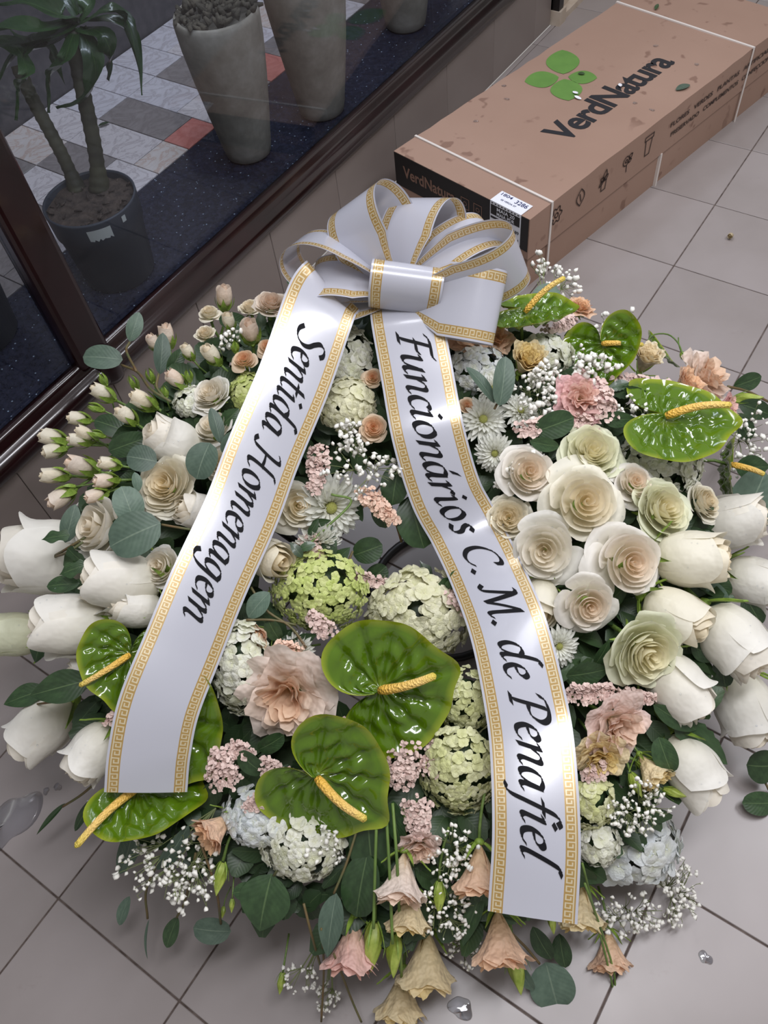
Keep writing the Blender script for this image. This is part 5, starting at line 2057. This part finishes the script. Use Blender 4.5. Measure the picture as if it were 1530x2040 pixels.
for a in [(725, 930, 150, 110, 34, 'gypsophila sprig between the two ribbons above the opening', .03, 8), (330, 1725, 210, 150, 52, 'gypsophila sprig spreading at the lower left fringe', .02, 8, (430, 1610)), (380, 1770, 130, 90, 22, 'gypsophila sprig lower in the left fringe', .015, 8, (430, 1650)),
          (650, 1690, 90, 90, 20, 'gypsophila right of the lower white hydrangea', .01, 7), (905, 1700, 90, 110, 30, 'gypsophila left of the hanging peach bloom', .015, 7), (890, 1810, 110, 120, 36, 'gypsophila below centre near the bottom', .005, 7), (1270, 1610, 120, 110, 46, 'dense gypsophila right of the ribbon end', .02, 7),
          (1345, 1770, 110, 150, 44, 'gypsophila at the lower right rim', .01, 7), (1250, 1825, 150, 80, 36, 'gypsophila under the large-petalled hydrangea', .0, 7), (1070, 790, 90, 90, 26, 'gypsophila left of the rose pink lisianthus', .02, 8), (1180, 730, 90, 60, 24, 'gypsophila under the second top right anthurium', .03, 9),
          (1225, 655, 70, 80, 18, 'gypsophila at the right rim near the anthuriums', .02, 8), (1115, 565, 70, 80, 16, 'gypsophila sprig right of the bow', .02, 8, (1080, 640)), (1080, 530, 50, 40, 7, 'airy gypsophila tip in front of the carton corner', .03, 8, (1080, 640)), (1485, 880, 90, 150, 40, 'gypsophila at the right edge beside the folded anthurium', .0, 7),
          (598, 1945, 70, 60, 14, 'gypsophila tip at the bottom left of centre', .0, 6, (650, 1850)), (655, 1990, 60, 50, 12, 'gypsophila tip hanging at the bottom', -.01, 6, (660, 1880)), (1090, 745, 60, 40, 14, 'gypsophila over the yellow-cream bloom', .03, 8), (1255, 815, 80, 40, 14, 'gypsophila left of the large right anthurium', .02, 7),
          (1010, 950, 50, 60, 12, 'gypsophila against the long ribbon', .0, 7), (450, 675, 70, 40, 12, 'gypsophila tuft among the upper left spray roses', .02, 7), (930, 1890, 90, 90, 24, 'gypsophila left of the peach bell at the bottom', -.01, 6), (690, 880, 80, 70, 16, 'gypsophila beside the left ribbon between the tails', .02, 8), (1060, 900, 60, 40, 10, 'gypsophila above the first open rose of the right fan', .01, 7)]:
    gyp(*a)

EUC = 'eucalyptus sprigs'
sprig('eucalyptus_sprig', 'eucalyptus sprig with three blue-green leaves standing off the upper left rim', 'eucalyptus', [(204, 713, 80, 52, 176, 10, 'round'), (268, 651, 62, 32, 72, 20, 'oval'), (322, 704, 84, 34, 86, 25, 'oval')], [[(242, 727), (275, 742), (300, 775), (340, 800)], [(258, 682), (252, 700), (272, 740)], [(316, 745), (312, 770), (325, 790)]], lift=.04, group=EUC)
sprig('eucalyptus_sprig', 'eucalyptus sprig with leaves over the upper white roses, left of the ribbon', 'eucalyptus', [(430, 847, 74, 30, 105, 30, 'oval'), (404, 918, 78, 68, 250, 10, 'round'), (455, 880, 50, 30, 60, 30, 'oval')], [[(440, 884), (455, 868), (480, 850)]], lift=.05, group=EUC)
sprig('eucalyptus_sprig', 'eucalyptus sprig with the biggest round leaves over the left white roses', 'eucalyptus', [(268, 1065, 112, 92, 205, 8, 'round', .02), (255, 1005, 78, 62, 110, 25, 'round', .01), (272, 960, 40, 22, 100, 40, 'oval', .01), (282, 914, 62, 56, 170, 10, 'round')], [[(322, 1045), (350, 1050), (380, 1055)], [(285, 1030), (310, 1042)]], lift=.05, group=EUC)
sprig('eucalyptus_sprig', 'eucalyptus leaf pair at the far left rim above the long white rose', 'eucalyptus', [(140, 1043, 80, 38, 75, 20, 'oval'), (80, 1115, 60, 36, 80, 15, 'point', .03)], [[(95, 1115), (130, 1095), (170, 1070)]], lift=.02, group=EUC)
sprig('eucalyptus_sprig', 'eucalyptus leaf pair crossing over the pale blue hydrangea at upper right', 'eucalyptus', [(1002, 759, 100, 46, 83, 10, 'round', .02), (958, 766, 92, 32, 128, 35, 'oval', .01)], [[(990, 805), (985, 815)]], lift=.05, group=EUC)
sprig('eucalyptus_sprig', 'hanging eucalyptus with narrow and round leaves at the lower left fringe', 'eucalyptus', [(255, 1690, 110, 44, 75, 30, 'oval'), (345, 1690, 110, 40, 55, 30, 'oval'), (247, 1815, 62, 26, 250, 20, 'oval'), (294, 1872, 80, 12, 268, 50, 'oval'), (422, 1853, 76, 52, 175, 10, 'round')], [[(294, 1830), (292, 1770), (330, 1690)], [(440, 1840), (430, 1770), (400, 1680)]], lift=.0, group=EUC)
sprig('eucalyptus_sprig', 'blue-green spear-shaped eucalyptus leaf hanging left of the long green bud', 'eucalyptus', [(660, 1845, 130, 52, 262, 15, 'point')], [[(665, 1780), (690, 1720), (712, 1650)], [(640, 1930), (620, 1860), (605, 1800)]], lift=.02, group=EUC)
sprig('eucalyptus_sprig', 'round eucalyptus leaves at the lower right under the bright green bud', 'eucalyptus', [(1100, 1965, 96, 92, 285, 5, 'round'), (1095, 2026, 70, 50, 350, 10, 'round'), (1045, 1945, 70, 36, 300, 30, 'oval')], [[(1075, 1920), (1050, 1890), (1020, 1860)]], lift=.0, group=EUC)
sprig('eucalyptus_sprig', 'eucalyptus leaves at the right picture edge, low', 'eucalyptus', [(1518, 1525, 60, 74, 0, 10, 'round'), (1512, 1600, 66, 48, 180, 10, 'round'), (1325, 1505, 76, 50, 290, 20, 'round', .03)], [[(1525, 1560), (1535, 1580)]], mat='green_leaf', lift=-.01, group=EUC)
sprig('eucalyptus_sprig', 'eucalyptus leaf standing behind the bow on the right', 'eucalyptus', [(1022, 515, 70, 34, 95, 20, 'point'), (1088, 590, 60, 50, 200, 10, 'round')], [[(1022, 545), (1030, 580)]], lift=.0, group=EUC)
sprig('eucalyptus_sprig', 'dark round eucalyptus leaf behind the bow on the left', 'eucalyptus', [(596, 556, 52, 48, 170, 10, 'round')], [[(620, 570), (650, 590)]], mat='green_leaf', lift=.0, group=EUC)
sprig('eucalyptus_sprig', 'large grey-green leaf behind the roses at the right edge', 'eucalyptus', [(1490, 1005, 150, 110, 60, 10, 'round'), (1410, 1195, 90, 80, 300, 20, 'round')], lift=-.03, group=EUC)
sprig('eucalyptus_sprig', 'thin-leaved eucalyptus curls beside the lime hydrangea', 'eucalyptus', [(515, 1205, 66, 46, 230, 20, 'oval')], [[(500, 1170), (530, 1215), (580, 1250), (610, 1290)], [(490, 1235), (540, 1235), (590, 1245)]], lift=.02, group=EUC)
FO = 'dark foliage sprigs'
sprig('foliage_sprig', 'two dark pointed leaves over the hanging white rosebud on the left', 'foliage', [(118, 1370, 126, 66, 195, 10, 'point', .02), (48, 1388, 90, 46, 200, 20, 'point', .02), (80, 1290, 66, 50, 250, 20, 'point')], [[(170, 1352), (200, 1340)], [(165, 1375), (120, 1395), (60, 1405)]], mat='green_leaf', lift=.03, group=FO)
sprig('foliage_sprig', 'small dark ivy leaves over the long white rose at the left edge', 'foliage', [(110, 1070, 58, 34, 190, 20, 'ivy', .02), (155, 1110, 56, 36, 320, 20, 'ivy', .02), (145, 1135, 60, 42, 200, 10, 'ivy', .02), (125, 1165, 66, 36, 185, 20, 'oval')], [[(100, 1112), (135, 1100), (165, 1080)]], mat='green_leaf', lift=.03, group=FO)
sprig('foliage_sprig', 'dark round leaves hanging into the wreath opening from its top rim', 'foliage', [(788, 965, 84, 60, 260, 15, 'round'), (830, 1040, 110, 80, 285, 10, 'round'), (762, 1020, 66, 46, 280, 20, 'round', -.02), (716, 1010, 60, 20, 280, 30, 'oval', -.02)], [[(790, 925), (775, 985), (800, 1080)]], mat='green_leaf', lift=.0, group=FO)
sprig('foliage_sprig', 'dark round leaves in the lower left of the wreath opening', 'foliage', [(733, 1096, 62, 54, 20, 5, 'round'), (750, 1145, 52, 44, 40, 10, 'round'), (655, 1090, 90, 34, 80, 10, 'point'), (675, 1110, 60, 34, 40, 15, 'point'), (690, 1140, 50, 30, 60, 20, 'point')], [[(703, 1098), (690, 1125), (670, 1150)]], mat='green_leaf', lift=.0, group=FO)
sprig('foliage_sprig', 'bright ivy shoot at the lower right of the wreath opening', 'foliage', [(850, 1140, 56, 30, 120, 15, 'ivy'), (885, 1165, 60, 36, 30, 15, 'ivy'), (872, 1190, 60, 34, 330, 15, 'ivy'), (905, 1150, 50, 30, 60, 15, 'ivy')], [[(830, 1150), (870, 1170), (900, 1200)]], mat='green_leaf', lift=.02, group=FO, stem_mat='stem')
sprig('foliage_sprig', 'big dark heart-shaped leaf hanging at the lower left', 'foliage', [(528, 1800, 118, 104, 258, 8, 'point'), (488, 1775, 50, 36, 190, 10, 'oval')], [[(545, 1745), (560, 1720)]], mat='green_leaf', lift=.01, group=FO)
sprig('foliage_sprig', 'small dark spoon leaf hanging from the lower left gypsophila', 'foliage', [(342, 1858, 66, 32, 250, 15, 'oval')], [[(352, 1828), (370, 1790), (390, 1700)]], mat='green_leaf', lift=.0, group=FO)
sprig('foliage_sprig', 'dark shaded leaves hanging below the lower anthurium', 'foliage', [(738, 1685, 140, 84, 275, 10, 'round'), (720, 1765, 130, 80, 260, 15, 'round'), (790, 1640, 90, 40, 280, 20, 'oval')], mat='green_leaf', lift=-.005, group=FO)
sprig('foliage_sprig', 'serrated dark leaf under the pink lisianthus on the right', 'foliage', [(1395, 1475, 150, 60, 318, 10, 'serr'), (1345, 1430, 100, 40, 330, 15, 'oval')], mat='green_leaf', lift=.01, group=FO)
sprig('foliage_sprig', 'serrated green leaf between the ribbon and the large ruffled rose', 'foliage', [(1172, 1340, 90, 52, 10, 10, 'serr'), (1200, 1300, 60, 30, 60, 20, 'point')], mat='green_leaf', lift=.01, group=FO)
sprig('foliage_sprig', 'dark leaf cluster under the rose pink lisianthus', 'foliage', [(1105, 846, 84, 56, 20, 10, 'round'), (1085, 885, 60, 30, 350, 20, 'oval'), (1235, 835, 66, 34, 0, 20, 'point')], mat='green_leaf', lift=.02, group=FO)
sprig('foliage_sprig', 'dark leaves between the roses at the right edge', 'foliage', [(1420, 1160, 90, 50, 330, 15, 'oval'), (1500, 1215, 70, 44, 300, 15, 'oval'), (1410, 1300, 70, 44, 340, 20, 'point'), (1440, 1340, 60, 40, 280, 20, 'round'), (1220, 1190, 80, 40, 40, 20, 'oval'), (1120, 1150, 60, 36, 30, 20, 'oval')], mat='green_leaf', lift=-.015, group=FO)
sprig('foliage_sprig', 'dark leaves along the right rim beside the gypsophila', 'foliage', [(1490, 760, 60, 36, 20, 15, 'oval'), (1505, 815, 70, 40, 340, 15, 'oval'), (1480, 850, 60, 40, 300, 20, 'round'), (1500, 930, 70, 50, 0, 15, 'point')], [[(1450, 770), (1490, 780), (1530, 800)]], mat='green_leaf', lift=.0, group=FO)
sprig('foliage_sprig', 'dark leaves under the ribbon end at the bottom', 'foliage', [(1080, 1880, 76, 40, 300, 15, 'oval'), (1120, 1895, 70, 40, 280, 20, 'oval'), (940, 1830, 130, 34, 250, 20, 'point'), (965, 1770, 90, 40, 255, 20, 'oval')], mat='green_leaf', lift=-.01, group=FO)
sprig('foliage_sprig', 'dark leaves behind the spray buds at the upper left', 'foliage', [(225, 850, 80, 46, 160, 15, 'round'), (255, 885, 84, 48, 20, 10, 'round'), (430, 690, 60, 36, 10, 15, 'round'), (465, 640, 60, 36, 350, 10, 'round'), (460, 830, 46, 34, 45, 15, 'serr'), (350, 720, 60, 30, 60, 20, 'oval')], mat='green_leaf', lift=-.005, group=FO)
sprig('foliage_sprig', 'bright green feathery shoot beside the cream rose at the left ribbon', 'foliage', [(625, 1050, 40, 18, 60, 20, 'point'), (610, 1090, 40, 20, 200, 20, 'serr'), (590, 1095, 40, 20, 130, 20, 'serr'), (640, 1040, 40, 18, 10, 20, 'point')], [[(660, 985), (700, 1000), (640, 1060), (600, 1100)]], mat='green_leaf', lift=.02, group=FO, stem_mat='stem')
sprig('foliage_sprig', 'leafy green shoot under the cream-yellow bloom at the right rim', 'foliage', [(1250, 780, 60, 26, 10, 20, 'serr'), (1290, 790, 60, 26, 0, 20, 'serr'), (1340, 785, 50, 24, 60, 20, 'serr'), (1230, 770, 50, 24, 200, 20, 'serr')], mat='green_leaf', lift=.01, group=FO)
sprig('foliage_sprig', 'dark leaf tips beside the left ribbon and white hydrangea', 'foliage', [(545, 1255, 50, 36, 300, 15, 'round'), (600, 1275, 80, 34, 20, 15, 'ivy'), (500, 1520, 66, 46, 320, 15, 'round'), (540, 1480, 60, 40, 30, 15, 'round')], mat='green_leaf', lift=.005, group=FO)
sprig('foliage_sprig', 'fallen-looking dark leaf blades below the hanging left rosebud', 'foliage', [(168, 1622, 80, 20, 240, 15, 'oval'), (100, 1632, 86, 12, 228, 20, 'point')], [[(125, 1607), (160, 1585), (190, 1560)]], mat='green_leaf', lift=-.03, group=FO)

# long straight stems that run down the middle to the hanging buds
for k, (pl, lb) in enumerate([([(752, 1590), (748, 1700), (744, 1850)], 'straight green stem running down to the long pale bud'), ([(768, 1600), (775, 1720), (782, 1880)], 'straight green stem second from the long pale bud'), ([(782, 1600), (792, 1740), (800, 1950)], 'straight green stem third from the long pale bud'),
                          ([(1160, 1720), (1185, 1820), (1215, 1940), (1225, 1990)], 'trailing green stem right of the ribbon end, upper strand'), ([(1165, 1760), (1200, 1860), (1225, 1950), (1215, 2015)], 'trailing green stem right of the ribbon end, lower strand'), ([(1285, 690), (1300, 668), (1330, 666), (1350, 682), (1360, 705)], 'arched thin stem with a drooping bud at the right rim'),
                          ([(640, 1850), (645, 1930), (640, 2035)], 'thin dark stem hanging at the bottom, left one'), ([(665, 1900), (700, 1990), (720, 2036)], 'thin dark stem hanging at the bottom, right one')]):
    pts = [surf(x, y, .025) for x, y in pl]
    g = Geo()
    cp = catmull(pts, 14)
    g.tube([p - cp[0] for p in cp], px2m(pts[0], 3.2 if k < 3 else (1.6 if k == 5 else 2.4)), 7)
    tag(link('trailing_sprig', g.build('trailing_sprig', M['stem'] if k < 6 else M['dark_stem']), None, Matrix.Translation(cp[0])), lb, 'sprig', 'bare trailing sprigs')

# ================================================================== BITS AND WATER ON THE FLOOR

def puddle(px, py, wx, wy, hgt, label, z=0.0, sd=0):
    rs = random.Random(sd)
    P = on_z(px, py, z)
    s = depth(P) / F
    ph = [rs.uniform(0, 6) for _ in range(4)]

    def out(a):
        return 1 + 0.16 * sin(2 * a + ph[0]) + 0.1 * sin(3 * a + ph[1]) + 0.06 * sin(5 * a + ph[2])
    g = Geo()
    vs, fs, uv = [], [], []
    N, Rn = 40, 5
    for j in range(Rn + 1):
        q = j / Rn
        for i in range(N):
            a = 2 * pi * i / N
            r_ = out(a) * (1 - q) if j else out(a)
            zz = hgt * sqrt(max(0, 1 - (1 - q) ** 2)) + 0.0003
            vs.append((wx / 2 * s * r_ * cos(a), wy / 2 * s * r_ * sin(a), zz))
    for j in range(Rn):
        for i in range(N):
            a, b_ = j * N + i, j * N + (i + 1) % N
            fs.append((a, b_, b_ + N, a + N))
    fs.append(tuple(range(N))[::-1])
    g.add(vs, fs)
    return tag(link('water_puddle', g.build('water_puddle', M['water']), None, Matrix.Translation(P)), label, 'water', 'water on the floor')


puddle(18, 1640, 84, 140, 0.0022, 'shining water puddle on the tiles at the left picture edge', sd=2)
puddle(918, 2008, 44, 44, 0.0025, 'small round water drop on the tiles at the bottom edge', sd=3)
puddle(115, 1568, 16, 16, 0.002, 'tiny water drop above the left puddle, right one', sd=4)
puddle(92, 1576, 14, 14, 0.002, 'tiny water drop above the left puddle, left one', sd=5)
puddle(1386, 1614, 22, 12, 0.0015, 'thin water streak below the hanging right rosebud', sd=6)
puddle(1405, 1908, 26, 24, 0.0015, 'small water drop on the tile at the lower right', sd=7)
for k, (x, y, lb) in enumerate([(1004, 172, 'left'), (1010, 198, 'left upper'), (948, 242, 'near left'), (1306, 92, 'far'), (1388, 129, 'far right'), (1299, 220, 'right'), (1265, 206, 'middle right')]):
    o = puddle(x, y, 11, 7, 0.002, 'water drop on the carton top, %s one' % lb, BH, 20 + k)
    o.location.z = BH + 0.0016
    o['group'] = 'water drops on the carton'


def debris(name, label, cat, px, py, L, W, ang, kind, mat, z=0.0):
    P = on_z(px, py, z)
    s = depth(P) / F
    a = ang
    y = Vector((cos(radians(a)), sin(radians(a)), 0))
    x = y.cross(Vector((0, 0, 1)))
    m = Matrix.Translation(P - y * L * s * .5 + Vector((0, 0, 0.004 + 0.03 * L * s))) @ Matrix((x, y, Vector((0, 0, 1)))).transposed().to_4x4() @ Matrix.Diagonal((W * s, L * s, L * s * 0.5, 1))
    return tag(link(name, LM[(kind, mat)], None, m), label, cat, 'fallen plant bits')


debris('fallen_leaf', 'blue-green leaf fallen on the carton top', 'leaf', 1360, 177, 34, 17, 60, 'oval', 'euc', BH)
debris('fallen_leaf', 'small green leaf bit lying by the far strap of the carton', 'leaf', 1308, 16, 24, 8, 100, 'point', 'green_leaf', BH)
debris('fallen_leaf', 'green leaf scrap on the marble tiles behind the glass', 'leaf', 208, 250, 24, 10, 60, 'oval', 'green_leaf', 0.252)
debris('fallen_leaf', 'dark plant scrap on the tiles at the upper right', 'leaf', 1393, 704, 26, 7, 30, 'point', 'green_leaf')
debris('fallen_leaf', 'green leaf crumb on the lid emblem', 'leaf', 1158, 149, 14, 9, 10, 'oval', 'green_leaf', BH)
P = on_z(1457, 470, 0)
bd = thing('fallen_bud', 'dry cream bud lying alone on the tiles at the right', 'flower bud', Matrix.Translation(P + Vector((0, 0, 0.006))) @ Matrix.Rotation(1.2, 4, 'X') @ Matrix.Scale(0.026, 4), 'fallen plant bits')
for me_, q in make_variant('bud', 1):
    o = link('petal', me_, bd)
    o.color = (0.62, 0.52, 0.34, 1)
M['white_petal'] = plain('white_petal', srgb(225, 225, 230), 0.5)
for px, py, z, lb in ((182, 1600, 0.0, 'white petal scrap on the floor at the lower left'), (1235, 172, BH, 'white petal scrap on the carton lettering'), (1146, 187, BH, 'white petal scrap on the lowest emblem leaf'), (1151, 197, BH, 'second white petal scrap on the lowest emblem leaf')):
    P = on_z(px, py, z)
    s = depth(P) / F

    def fn(u, v, s=s):
        w = sin(pi * v) ** .6 * 4 * s
        return ((2 * u - 1) * w, (v - .5) * 17 * s, 0.0012 + 0.004 * (2 * u - 1) ** 2 * v)
    tag(link('fallen_petal', grid('fallen_petal', fn, 4, 6, M['white_petal']), None, Matrix.Translation(P + Vector((0, 0, 0.0015))) @ Matrix.Rotation(px * 0.7, 4, 'Z')), lb, 'petal', 'fallen petals')
